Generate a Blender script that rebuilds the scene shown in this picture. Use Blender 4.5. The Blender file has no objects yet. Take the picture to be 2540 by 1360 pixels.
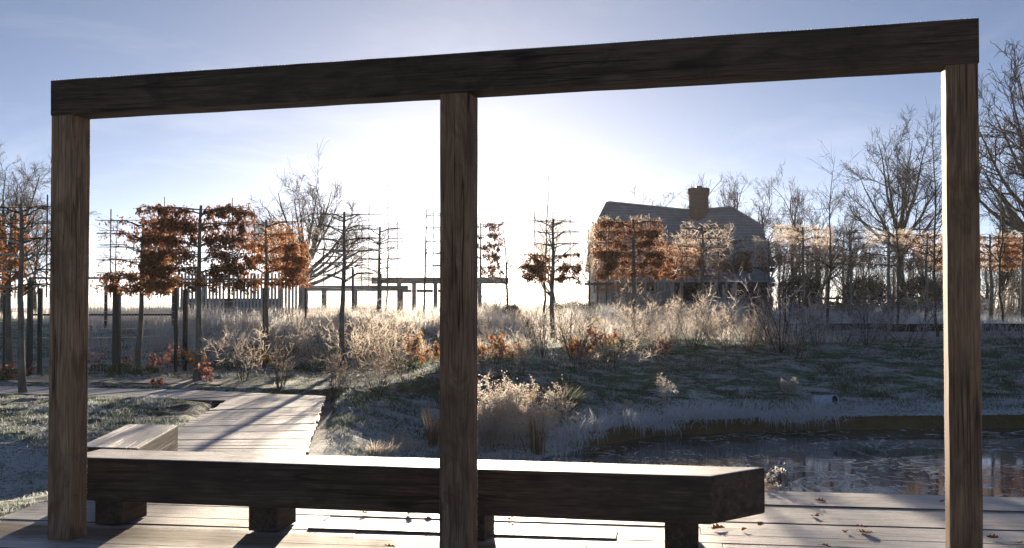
import bpy, bmesh, math, random
import numpy as np
from mathutils import Vector, Matrix

# ------------------------------------------------------------------ camera, sky, sun, exposure
sc = bpy.context.scene
F_PX = 2500.0                       # focal length in photograph pixels (2540 wide)
EYE = 1.6
PITCH = math.radians(1.3)
SHIFT_PX = 25.3
SUN_EL = math.radians(8.8)
SUN_AZ = math.radians(-2.3)         # measured from +Y, positive towards +X

cam_d = bpy.data.cameras.new("camera")
cam_d.lens = F_PX * 36.0 / 2540.0
cam_d.sensor_width = 36.0
cam_d.sensor_fit = 'HORIZONTAL'
cam_d.shift_y = SHIFT_PX / 2540.0
cam_d.clip_start = 0.05
cam_d.clip_end = 6000
cam = bpy.data.objects.new("camera", cam_d)
sc.collection.objects.link(cam)
cam.location = (0, 0, EYE)
cam.rotation_euler = (math.pi / 2 + PITCH, 0, 0)
sc.camera = cam

world = bpy.data.worlds.new("World")
sc.world = world
world.use_nodes = True
wn, wl = world.node_tree.nodes, world.node_tree.links
wn.clear()
w_out = wn.new("ShaderNodeOutputWorld")
w_bg = wn.new("ShaderNodeBackground")
w_sky = wn.new("ShaderNodeTexSky")
w_sky.sky_type = 'NISHITA'
w_sky.sun_disc = False
w_sky.sun_elevation = SUN_EL
w_sky.sun_rotation = SUN_AZ
w_sky.altitude = 100
w_sky.air_density = 0.32
w_sky.dust_density = 0.115
w_sky.ozone_density = 1.1
w_bg.inputs['Strength'].default_value = 0.05
# thin high cloud: streaky noise on the sky direction, brightening whatever sky is behind it
w_tc = wn.new("ShaderNodeTexCoord")
w_map = wn.new("ShaderNodeMapping")
w_map.inputs['Scale'].default_value = (2.2, 2.2, 9.0)
w_map.inputs['Rotation'].default_value = (0.0, 0.14, 0.0)
w_noi = wn.new("ShaderNodeTexNoise")
w_noi.inputs['Scale'].default_value = 1.6
w_noi.inputs['Detail'].default_value = 6.0
w_noi.inputs['Roughness'].default_value = 0.62
w_noi.inputs['Distortion'].default_value = 0.6
w_rmp = wn.new("ShaderNodeValToRGB")
w_rmp.color_ramp.elements[0].position = 0.50
w_rmp.color_ramp.elements[0].color = (0, 0, 0, 1)
w_rmp.color_ramp.elements[1].position = 0.82
w_rmp.color_ramp.elements[1].color = (0.30, 0.30, 0.30, 1)
w_tint = wn.new("ShaderNodeMixRGB")
w_tint.blend_type = 'MULTIPLY'
w_tint.inputs['Fac'].default_value = 1.0
w_tint.inputs['Color2'].default_value = (1.05, 1.0, 0.95, 1)
w_cl = wn.new("ShaderNodeMixRGB")
w_cl.blend_type = 'MIX'
w_hsv = wn.new("ShaderNodeHueSaturation")
w_hsv.inputs['Saturation'].default_value = 0.25
w_hsv.inputs['Value'].default_value = 1.5
wl.new(w_tc.outputs['Generated'], w_map.inputs['Vector'])
wl.new(w_map.outputs['Vector'], w_noi.inputs['Vector'])
wl.new(w_noi.outputs['Fac'], w_rmp.inputs['Fac'])
wl.new(w_sky.outputs['Color'], w_tint.inputs['Color1'])
wl.new(w_tint.outputs['Color'], w_hsv.inputs['Color'])
wl.new(w_rmp.outputs['Color'], w_cl.inputs['Fac'])
wl.new(w_tint.outputs['Color'], w_cl.inputs['Color1'])
wl.new(w_hsv.outputs['Color'], w_cl.inputs['Color2'])
wl.new(w_cl.outputs['Color'], w_bg.inputs['Color'])
wl.new(w_bg.outputs['Background'], w_out.inputs['Surface'])

sun_d = bpy.data.lights.new("sun", 'SUN')
sun_d.energy = 5.0
sun_d.angle = math.radians(0.53)
sun_d.color = (1.0, 0.83, 0.63)
sun = bpy.data.objects.new("sun", sun_d)
sc.collection.objects.link(sun)
SUNV = Vector((math.sin(SUN_AZ) * math.cos(SUN_EL), math.cos(SUN_AZ) * math.cos(SUN_EL), math.sin(SUN_EL)))
sun.rotation_euler = SUNV.to_track_quat('Z', 'Y').to_euler()
sun.location = SUNV * 300

sc.view_settings.view_transform = 'Standard'
sc.view_settings.look = 'None'
sc.view_settings.exposure = 1.5
sc.view_settings.gamma = 1.0
sc.render.engine = 'CYCLES'
sc.cycles.use_denoising = True
sc.cycles.denoiser = 'OPENIMAGEDENOISE'
sc.cycles.denoising_input_passes = 'RGB_ALBEDO_NORMAL'
sc.cycles.denoising_prefilter = 'NONE'
sc.cycles.use_adaptive_sampling = False
sc.cycles.max_bounces = 8
sc.cycles.diffuse_bounces = 2
sc.cycles.glossy_bounces = 3
sc.cycles.transmission_bounces = 4
sc.cycles.transparent_max_bounces = 8
sc.cycles.volume_bounces = 0
sc.cycles.sample_clamp_indirect = 4.0
HAZE_DENSITY = 0.00032
HAZE_G = 0.3

# ------------------------------------------------------------------ pixel <-> place helpers
def ray(px, py):
    u = (px - 1270.0) / F_PX
    v = (680.0 - py + SHIFT_PX) / F_PX
    return (u, math.cos(PITCH) - v * math.sin(PITCH), math.sin(PITCH) + v * math.cos(PITCH))

def P(px, py, Y):
    d = ray(px, py)
    t = Y / d[1]
    return Vector((d[0] * t, Y, EYE + d[2] * t))

def PZ(px, py, z):
    d = ray(px, py)
    t = (z - EYE) / d[2]
    return Vector((d[0] * t, d[1] * t, z))

def XA(px, Y):
    return (px - 1270.0) / F_PX * Y

def sstep(a, b, x):
    t = np.clip((x - a) / (b - a), 0, 1)
    return t * t * (3 - 2 * t)

# value noise (vectorised)
_nr = np.random.RandomState(5)
_NT = _nr.rand(256, 256)
def vnoise(x, y):
    xi = np.floor(x).astype(int); yi = np.floor(y).astype(int)
    fx = x - xi; fy = y - yi
    fx = fx * fx * (3 - 2 * fx); fy = fy * fy * (3 - 2 * fy)
    a = _NT[xi & 255, yi & 255]; b = _NT[(xi + 1) & 255, yi & 255]
    c = _NT[xi & 255, (yi + 1) & 255]; d = _NT[(xi + 1) & 255, (yi + 1) & 255]
    return (a * (1 - fx) + b * fx) * (1 - fy) + (c * (1 - fx) + d * fx) * fy - 0.5
def fbm(x, y, s, o=4):
    v = 0.0; a = 1.0
    for k in range(o):
        v = v + a * vnoise(x * s + 17.3 * k, y * s + 9.1 * k); s = s * 2.03; a *= 0.5
    return v

# ------------------------------------------------------------------ terrain
WATER_Z = -0.55
POND = np.array([(0.2, 3.0), (0.25, 9.0), (0.3, 12.0), (0.45, 14.3), (0.95, 15.2), (1.5, 15.9), (1.9, 16.4), (2.96, 17.15), (4.2, 17.5), (5.6, 17.75),
                 (7.3, 17.8), (9.1, 17.95), (14.0, 17.7), (22.0, 16.0), (26.0, 10.0), (24.0, 3.0)])
def pond_sd(x, y):
    """distance to the waterline, positive outside the pond"""
    d = np.full(np.shape(x), 1e9); ins = np.zeros(np.shape(x), bool)
    n = len(POND)
    for i in range(n):
        ax, ay = POND[i]; bx, by = POND[(i + 1) % n]
        ex, ey = bx - ax, by - ay
        t = np.clip(((x - ax) * ex + (y - ay) * ey) / (ex * ex + ey * ey), 0, 1)
        d = np.minimum(d, np.hypot(x - ax - t * ex, y - ay - t * ey))
        if by != ay:
            c = ((ay > y) != (by > y)) & (x < (bx - ax) * (y - ay) / (by - ay) + ax)
            ins ^= c
    return np.where(ins, -d, d)

WALK_L = [(-3.95, 9.55), (-4.42, 13.4), (-4.89, 17.3)]          # boardwalk edges
WALK_R = [(-2.0, 9.3), (-2.25, 11.05), (-3.35, 18.2)]
def seg_d(x, y, a, b):
    ex, ey = b[0] - a[0], b[1] - a[1]
    t = np.clip(((x - a[0]) * ex + (y - a[1]) * ey) / (ex * ex + ey * ey), 0, 1)
    return np.hypot(x - a[0] - t * ex, y - a[1] - t * ey)

def height(x, y, rough=True):
    x = np.asarray(x, float); y = np.asarray(y, float)
    w = sstep(-4.5, 1.5, x)
    right = 0.74 + 0.36 * sstep(24, 42, y) + 0.12 * sstep(42, 62, y) - 0.5 * sstep(120, 500, y)
    left = 0.03 + 0.95 * sstep(27.2, 31.5, y + 0.5 * fbm(x, y, 0.3, 2)) - 0.4 * sstep(120, 500, y)
    left = left + 0.16 * sstep(-12, -16, x) * sstep(28, 33, y) * (1 - sstep(36, 50, y))
    base = left * (1 - w) + right * w
    # low ground towards the deck on the left, with a hollow
    low = sstep(17.5, 14.5, y)
    base = base - low * (1 - w) * 0.12
    hol = sstep(-3.9, -5.0, x) * np.exp(-((y - 11.2) / 1.7) ** 2)
    base = base - 0.46 * hol
    sd = pond_sd(x, y) + 0.16 * fbm(x + 3, y + 1, 1.1, 3)
    # far/right bank profile and left ledge profile
    pr = np.interp(sd, [-3, 0, 0.11, 0.95, 5.2, 9], [-1.4, -0.56, -0.32, -0.16, 0.74, 1.6])
    pl = np.interp(sd, [-3, 0, 0.4, 2.1, 3.0, 4.0, 8], [-1.4, -0.55, -0.49, -0.44, -0.12, 0.1, 1.5])
    wl_ = sstep(1.6, -0.3, x) * sstep(19.0, 17.0, y)
    prof = pr * (1 - wl_) + pl * wl_
    h = np.minimum(base, prof)
    if rough:
        amp = np.where(sd > 0, 1.0, 0.3) * np.where(y > 60, 0.4, 1.0)
        h = h + amp * (0.055 * fbm(x, y, 0.9, 3) + 0.05 * fbm(x + 40, y * 1.6, 3.4, 2) * (sd > 0.1))
    # cut under the boardwalk and the deck
    dw = np.minimum(seg_d(x, y, (-2.9, 9.2), (-4.1, 17.8)), np.minimum(seg_d(x, y, (-4.1, 17.8), (-7.0, 18.9)), seg_d(x, y, (-7.0, 18.9), (-11.0, 19.8))))
    cut = sstep(1.2, 0.85, dw)
    h = h * (1 - cut) + np.minimum(h, -0.2) * cut
    dk = (x > -3.75) & (y < 9.75 - 0.146 * (x + 3.6))
    h = np.where(dk, np.minimum(h, -0.3), h)
    # gravel path strip, smooth
    return h

def G(px, py, lo=5.0, hi=140.0):
    """the point where the sight line through a pixel meets the ground"""
    d = ray(px, py)
    ys = np.concatenate([np.arange(lo, 40, 0.05), np.arange(40, hi, 0.25)])
    t = ys / d[1]
    hz = height(d[0] * t, ys, False)
    z = EYE + d[2] * t
    k = np.nonzero(z <= hz)[0]
    i = k[0] if len(k) else len(ys) - 1
    return Vector((d[0] * t[i], ys[i], float(height(d[0] * t[i], ys[i]))))

def HZ(x, y):
    return float(height(x, y))

# ------------------------------------------------------------------ object helpers
COL = sc.collection
def put(name, mesh, mat=None, parent=None, loc=(0, 0, 0), rot=(0, 0, 0), scale=None):
    o = bpy.data.objects.new(name, mesh)
    COL.objects.link(o)
    o.location = loc; o.rotation_euler = rot
    if scale is not None:
        o.scale = (scale, scale, scale) if np.isscalar(scale) else scale
    if parent is not None:
        o.parent = parent
    if mat is not None and mesh is not None and not mesh.materials:
        mesh.materials.append(mat)
    return o
def tag(o, label, cat=None, group=None, kind=None):
    o["label"] = label
    if cat: o["category"] = cat
    if group: o["group"] = group
    if kind: o["kind"] = kind
    return o
def thing(name, label, cat, loc=(0, 0, 0), rz=0.0, group=None, scale=None):
    return tag(put(name, None, loc=loc, rot=(0, 0, rz), scale=scale), label, cat, group)
def stuffpart(o):
    o["kind"] = "stuff"
    return o

def mesh_np(name, V, quads=None, tris=None, smooth=False, mat=None):
    """mesh from numpy arrays"""
    V = np.asarray(V, np.float32).reshape(-1, 3)
    lo = []; tot = []
    if quads is not None and len(quads):
        q = np.asarray(quads, np.int32); lo.append(q.ravel()); tot.append(np.full(len(q), 4, np.int32))
    if tris is not None and len(tris):
        t = np.asarray(tris, np.int32); lo.append(t.ravel()); tot.append(np.full(len(t), 3, np.int32))
    loops = np.concatenate(lo); tot = np.concatenate(tot)
    me = bpy.data.meshes.new(name)
    me.vertices.add(len(V)); me.vertices.foreach_set("co", V.ravel())
    me.loops.add(len(loops)); me.loops.foreach_set("vertex_index", loops)
    me.polygons.add(len(tot))
    st = np.concatenate([[0], np.cumsum(tot)[:-1]]).astype(np.int32)
    me.polygons.foreach_set("loop_start", st)
    me.polygons.foreach_set("loop_total", tot)
    if smooth:
        me.polygons.foreach_set("use_smooth", np.ones(len(tot), bool))
    me.update(calc_edges=True)
    if mat: me.materials.append(mat)
    return me

def mesh_bm(name, bm, mat=None, smooth=False):
    me = bpy.data.meshes.new(name)
    bmesh.ops.recalc_face_normals(bm, faces=bm.faces)
    bm.to_mesh(me); bm.free()
    if smooth:
        me.polygons.foreach_set("use_smooth", np.ones(len(me.polygons), bool))
    if mat: me.materials.append(mat)
    return me

def box_mesh(name, lx, ly, lz, mat=None, bevel=0.0, cuts=0, jit=0.0, seed=0, seg=2, base=False):
    """box along local X; centred, or standing on z=0 when base"""
    bm = bmesh.new()
    n = cuts + 2
    xs = np.linspace(-lx / 2, lx / 2, n)
    z0, z1 = (0, lz) if base else (-lz / 2, lz / 2)
    rings = []
    for x in xs:
        rings.append([bm.verts.new((x, y, z)) for y, z in ((-ly / 2, z0), (ly / 2, z0), (ly / 2, z1), (-ly / 2, z1))])
    for a, b in zip(rings[:-1], rings[1:]):
        for k in range(4):
            bm.faces.new((a[k], a[(k + 1) % 4], b[(k + 1) % 4], b[k]))
    bm.faces.new(rings[0][::-1]); bm.faces.new(rings[-1])
    bmesh.ops.recalc_face_normals(bm, faces=bm.faces)
    if bevel > 0:
        es = [e for e in bm.edges if len(e.link_faces) == 2 and e.calc_face_angle(0) > 0.5]
        bmesh.ops.bevel(bm, geom=es, offset=bevel, segments=seg, affect='EDGES', profile=0.6)
    if jit > 0:
        r = random.Random(seed)
        for v in bm.verts:
            v.co += Vector((0, r.uniform(-jit, jit), r.uniform(-jit, jit)))
    return mesh_bm(name, bm, mat)

def prism(name, pts, z0, z1, mat, ang=0.0, parent=None, bevel=0.0, jit=0.0, seed=0, cuts=0):
    """extruded plan polygon as an object whose local X runs along ang (so wood grain follows it)"""
    c = np.mean(np.array(pts), axis=0)
    ca, sa = math.cos(-ang), math.sin(-ang)
    lp = [((x - c[0]) * ca - (y - c[1]) * sa, (x - c[0]) * sa + (y - c[1]) * ca) for x, y in pts]
    bm = bmesh.new()
    r = random.Random(seed)
    lo = [bm.verts.new((x, y, 0)) for x, y in lp]
    hi = [bm.verts.new((x, y, z1 - z0 + r.uniform(-jit, jit))) for x, y in lp]
    n = len(lp)
    bm.faces.new(lo[::-1]); bm.faces.new(hi)
    for k in range(n):
        bm.faces.new((lo[k], lo[(k + 1) % n], hi[(k + 1) % n], hi[k]))
    bmesh.ops.recalc_face_normals(bm, faces=bm.faces)
    if bevel > 0:
        bmesh.ops.bevel(bm, geom=list(bm.edges), offset=bevel, segments=2, affect='EDGES', profile=0.6)
    me = mesh_bm(name, bm, mat)
    return put(name, me, None, parent, (c[0], c[1], z0), (0, 0, ang))

def tubes(groups, sides):
    """groups: list of (P[N,n,3], R[N,n]) -> verts, quads"""
    VS = []; QS = []; off = 0
    ang = np.arange(sides) * 2 * np.pi / sides
    for Pt, Rd in groups:
        if len(Pt) == 0: continue
        N, n, _ = Pt.shape
        T = np.gradient(Pt, axis=1)
        T /= np.linalg.norm(T, axis=2, keepdims=True) + 1e-9
        ref = np.where(np.abs(T[:, :1, 2:3]) > 0.8, np.array([1.0, 0.13, 0]), np.array([0.1, 0, 1.0]))
        ref = np.broadcast_to(ref, T.shape)
        A = np.cross(T, ref); A /= np.linalg.norm(A, axis=2, keepdims=True) + 1e-9
        B = np.cross(T, A)
        V = Pt[:, :, None, :] + Rd[:, :, None, None] * (A[:, :, None, :] * np.cos(ang)[None, None, :, None] + B[:, :, None, :] * np.sin(ang)[None, None, :, None])
        idx = off + np.arange(N * n * sides).reshape(N, n, sides)
        q = np.stack([idx[:, :-1], np.roll(idx, -1, 2)[:, :-1], np.roll(idx, -1, 2)[:, 1:], idx[:, 1:]], axis=-1).reshape(-1, 4)
        VS.append(V.reshape(-1, 3)); QS.append(q); off += N * n * sides
    return np.concatenate(VS), np.concatenate(QS)

def strips(Pt, Rd, rng=np.random.RandomState(77)):
    """fine twigs as shallow V-section strips, so backlight comes straight through their frost"""
    N, n, _ = Pt.shape
    T = np.gradient(Pt, axis=1); T /= np.linalg.norm(T, axis=2, keepdims=True) + 1e-9
    ref = rng.normal(size=(N, 1, 3))
    A = np.cross(T, np.broadcast_to(ref, T.shape)); A /= np.linalg.norm(A, axis=2, keepdims=True) + 1e-9
    B = np.cross(T, A)
    r = Rd[:, :, None]
    V = np.stack([Pt - A * r, Pt + B * r * 0.6, Pt + A * r], 2)
    ii = np.arange(N * n * 3).reshape(N, n, 3)
    q = np.stack([ii[:, :-1, :2], ii[:, :-1, 1:], ii[:, 1:, 1:], ii[:, 1:, :2]], -1).reshape(-1, 4)
    return V.reshape(-1, 3), q

def tube_mesh(name, specs, mat, smooth=True):
    """specs: list of (P,R,sides)"""
    VS = []; QS = []; off = 0
    for Pt, Rd, s in specs:
        if len(Pt) == 0: continue
        v, q = strips(Pt, Rd) if (s == 3 and Pt.shape[1] > 2) else tubes([(Pt, Rd)], s)
        VS.append(v); QS.append(q + off); off += len(v)
    return mesh_np(name, np.concatenate(VS), np.concatenate(QS), smooth=smooth, mat=mat)

def grow(rng, Pt, Rd, n, t0, t1, ang, asd, lr, lsd, rr, seg, wander, up, fall=0.0, minr=0.002, flat=None, taper=0.75):
    """children of a set of branches"""
    N, m, _ = Pt.shape
    L = np.linalg.norm(np.diff(Pt, axis=1), axis=2).sum(1)
    idx = rng.choice(N, n, p=L / L.sum())
    t = rng.uniform(t0, t1, n)
    f = np.clip(t * (m - 1), 0, m - 1.001); i = f.astype(int); a = (f - i)[:, None]
    pos = Pt[idx, i] * (1 - a) + Pt[idx, i + 1] * a
    tan = Pt[idx, i + 1] - Pt[idx, i]; tan /= np.linalg.norm(tan, axis=1, keepdims=True) + 1e-9
    rad = Rd[idx, i] * (1 - a[:, 0]) + Rd[idx, i + 1] * a[:, 0]
    rnd = rng.normal(size=(n, 3))
    if flat is not None: rnd = rnd * np.array(flat)
    pp = rnd - tan * (rnd * tan).sum(1, keepdims=True); pp /= np.linalg.norm(pp, axis=1, keepdims=True) + 1e-9
    an = rng.normal(ang, asd, n)[:, None]
    d = tan * np.cos(an) + pp * np.sin(an)
    ln = L[idx] * lr * (1 - fall * t) * np.exp(rng.normal(0, lsd, n))
    r0 = np.maximum(rad * rr, minr)
    pts = [pos]
    for k in range(seg):
        d = d + rng.normal(0, wander, (n, 3)) + np.array([0, 0, up])
        d /= np.linalg.norm(d, axis=1, keepdims=True)
        pts.append(pts[-1] + d * (ln / seg)[:, None])
    PP = np.stack(pts, 1)
    RR = np.maximum(r0[:, None] * (1 - taper * np.arange(seg + 1) / seg)[None, :], minr * 0.6)
    return PP, RR

def leaves_np(rng, pos, size, hang=0.6, wid=0.55, fold=0.25):
    """little folded leaves (two quads each) hanging from pos -> V, quads"""
    n = len(pos)
    d = rng.normal(size=(n, 3)); d[:, 2] -= hang * 2
    d /= np.linalg.norm(d, axis=1, keepdims=True)
    s = rng.normal(size=(n, 3)); s -= d * (s * d).sum(1, keepdims=True); s /= np.linalg.norm(s, axis=1, keepdims=True)
    nn = np.cross(d, s)
    L = (size * rng.uniform(0.6, 1.25, n))[:, None]
    W = L * wid * 0.5
    curl = rng.uniform(-0.25, 0.25, n)[:, None] * L
    b = pos; tip = pos + d * L + nn * curl
    mid = pos + d * L * 0.5
    l = mid + s * W + nn * fold * W; r = mid - s * W + nn * fold * W
    V = np.stack([b, l, tip, r, mid], 1).reshape(-1, 3)
    o = np.arange(n)[:, None] * 5
    T = np.concatenate([o + np.array([[0, 4, 1]]), o + np.array([[1, 4, 2]]), o + np.array([[2, 4, 3]]), o + np.array([[3, 4, 0]])])
    return V, T

def blades_np(rng, x, y, z, hgt, wid, lean, curve=0.6):
    n = len(x)
    a = rng.uniform(0, 2 * np.pi, n)
    ld = np.stack([np.cos(a), np.sin(a), np.zeros(n)], 1) * (lean * rng.uniform(0.2, 1.4, n))[:, None]
    b = rng.uniform(0, np.pi, n)
    sd = np.stack([np.cos(b), np.sin(b), np.zeros(n)], 1) * (wid * rng.uniform(0.6, 1.3, n))[:, None] * 0.5
    h = (hgt * rng.uniform(0.5, 1.3, n))[:, None]
    base = np.stack([x, y, z - 0.01], 1)
    up = np.array([0, 0, 1.0])
    m = base + up * h * 0.6 + ld * h * 0.35
    t = base + up * h * (1 - curve * 0.35) + ld * h * 1.0
    V = np.stack([base - sd, base + sd, m - sd * 0.75, m + sd * 0.75, t], 1).reshape(-1, 3)
    o = np.arange(n)[:, None] * 5
    Q = o + np.array([[0, 1, 3, 2]])
    T = o + np.array([[2, 3, 4]])
    return V, Q, T

# ------------------------------------------------------------------ materials
class NT:
    def __init__(s, name):
        s.m = bpy.data.materials.new(name); s.m.use_nodes = True
        s.t = s.m.node_tree; s.t.nodes.clear()
        s.out = s.n("ShaderNodeOutputMaterial")
    def n(s, typ, **kw):
        nd = s.t.nodes.new(typ)
        for k, v in kw.items(): setattr(nd, k, v)
        return nd
    def link(s, a, b): s.t.links.new(a, b)
    def setv(s, sock, v):
        if hasattr(v, "is_linked") or isinstance(v, bpy.types.NodeSocket): s.link(v, sock)
        else: sock.default_value = v
    def coord(s, which='Object'):
        return s.n("ShaderNodeTexCoord").outputs[which]
    def pos(s): return s.n("ShaderNodeNewGeometry").outputs['Position']
    def normal_z(s):
        x = s.n("ShaderNodeSeparateXYZ"); s.link(s.n("ShaderNodeNewGeometry").outputs['Normal'], x.inputs[0]); return x.outputs['Z']
    def sep(s, v):
        x = s.n("ShaderNodeSeparateXYZ"); s.link(v, x.inputs[0]); return x.outputs
    def map(s, v, scale=(1, 1, 1), rot=(0, 0, 0), loc=(0, 0, 0)):
        m = s.n("ShaderNodeMapping"); s.link(v, m.inputs['Vector'])
        m.inputs['Scale'].default_value = scale; m.inputs['Rotation'].default_value = rot; s.setv(m.inputs['Location'], loc)
        return m.outputs[0]
    def noise(s, v, scale, detail=4, rough=0.55, dist=0.0):
        x = s.n("ShaderNodeTexNoise"); s.link(v, x.inputs['Vector'])
        x.inputs['Scale'].default_value = scale; x.inputs['Detail'].default_value = detail
        x.inputs['Roughness'].default_value = rough; x.inputs['Distortion'].default_value = dist
        return x.outputs['Fac']
    def ramp(s, f, stops):
        r = s.n("ShaderNodeValToRGB"); s.link(f, r.inputs[0])
        e = r.color_ramp.elements
        while len(e) < len(stops): e.new(0.5)
        for k, (p, c) in enumerate(stops):
            e[k].position = p
            e[k].color = (c, c, c, 1) if np.isscalar(c) else (*c, 1)
        return r.outputs[0]
    def math(s, op, a, b=0.0, c=0.0, clamp=False):
        x = s.n("ShaderNodeMath", operation=op, use_clamp=clamp)
        s.setv(x.inputs[0], a); s.setv(x.inputs[1], b); s.setv(x.inputs[2], c)
        return x.outputs[0]
    def mix(s, f, a, b, mode='MIX'):
        x = s.n("ShaderNodeMixRGB", blend_type=mode)
        s.setv(x.inputs[0], f)
        for k, v in ((1, a), (2, b)):
            s.setv(x.inputs[k], (*v, 1) if isinstance(v, tuple) and len(v) == 3 else v)
        return x.outputs[0]
    def rand_island(s): return s.n("ShaderNodeNewGeometry").outputs['Random Per Island']
    def rand_obj(s): return s.n("ShaderNodeObjectInfo").outputs['Random']
    def bump(s, h, strength=0.3, dist=0.01):
        b = s.n("ShaderNodeBump"); s.link(h, b.inputs['Height'])
        b.inputs['Strength'].default_value = strength; b.inputs['Distance'].default_value = dist
        return b.outputs[0]
    def principled(s, col, rough=0.7, bump=None, spec=0.3, metal=0.0):
        b = s.n("ShaderNodeBsdfPrincipled")
        s.setv(b.inputs['Base Color'], (*col, 1) if isinstance(col, tuple) and len(col) == 3 else col)
        s.setv(b.inputs['Roughness'], rough); b.inputs['Metallic'].default_value = metal
        s.setv(b.inputs['Specular IOR Level'], spec)
        if bump is not None: s.link(bump, b.inputs['Normal'])
        s.link(b.outputs[0], s.out.inputs['Surface'])
        return b
    def thin(s, col, trans=0.45, tcol=None, rough_mix=0.0):
        """thin translucent thing: leaf, blade, frosted twig"""
        d = s.n("ShaderNodeBsdfDiffuse"); t = s.n("ShaderNodeBsdfTranslucent"); m = s.n("ShaderNodeMixShader")
        c = (*col, 1) if isinstance(col, tuple) else col
        s.setv(d.inputs[0], c)
        c2 = c if tcol is None else ((*tcol, 1) if isinstance(tcol, tuple) else tcol)
        s.setv(t.inputs[0], c2); m.inputs[0].default_value = trans
        s.link(d.outputs[0], m.inputs[1]); s.link(t.outputs[0], m.inputs[2])
        s.link(m.outputs[0], s.out.inputs['Surface'])

FROST = (0.80, 0.81, 0.84)

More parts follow.
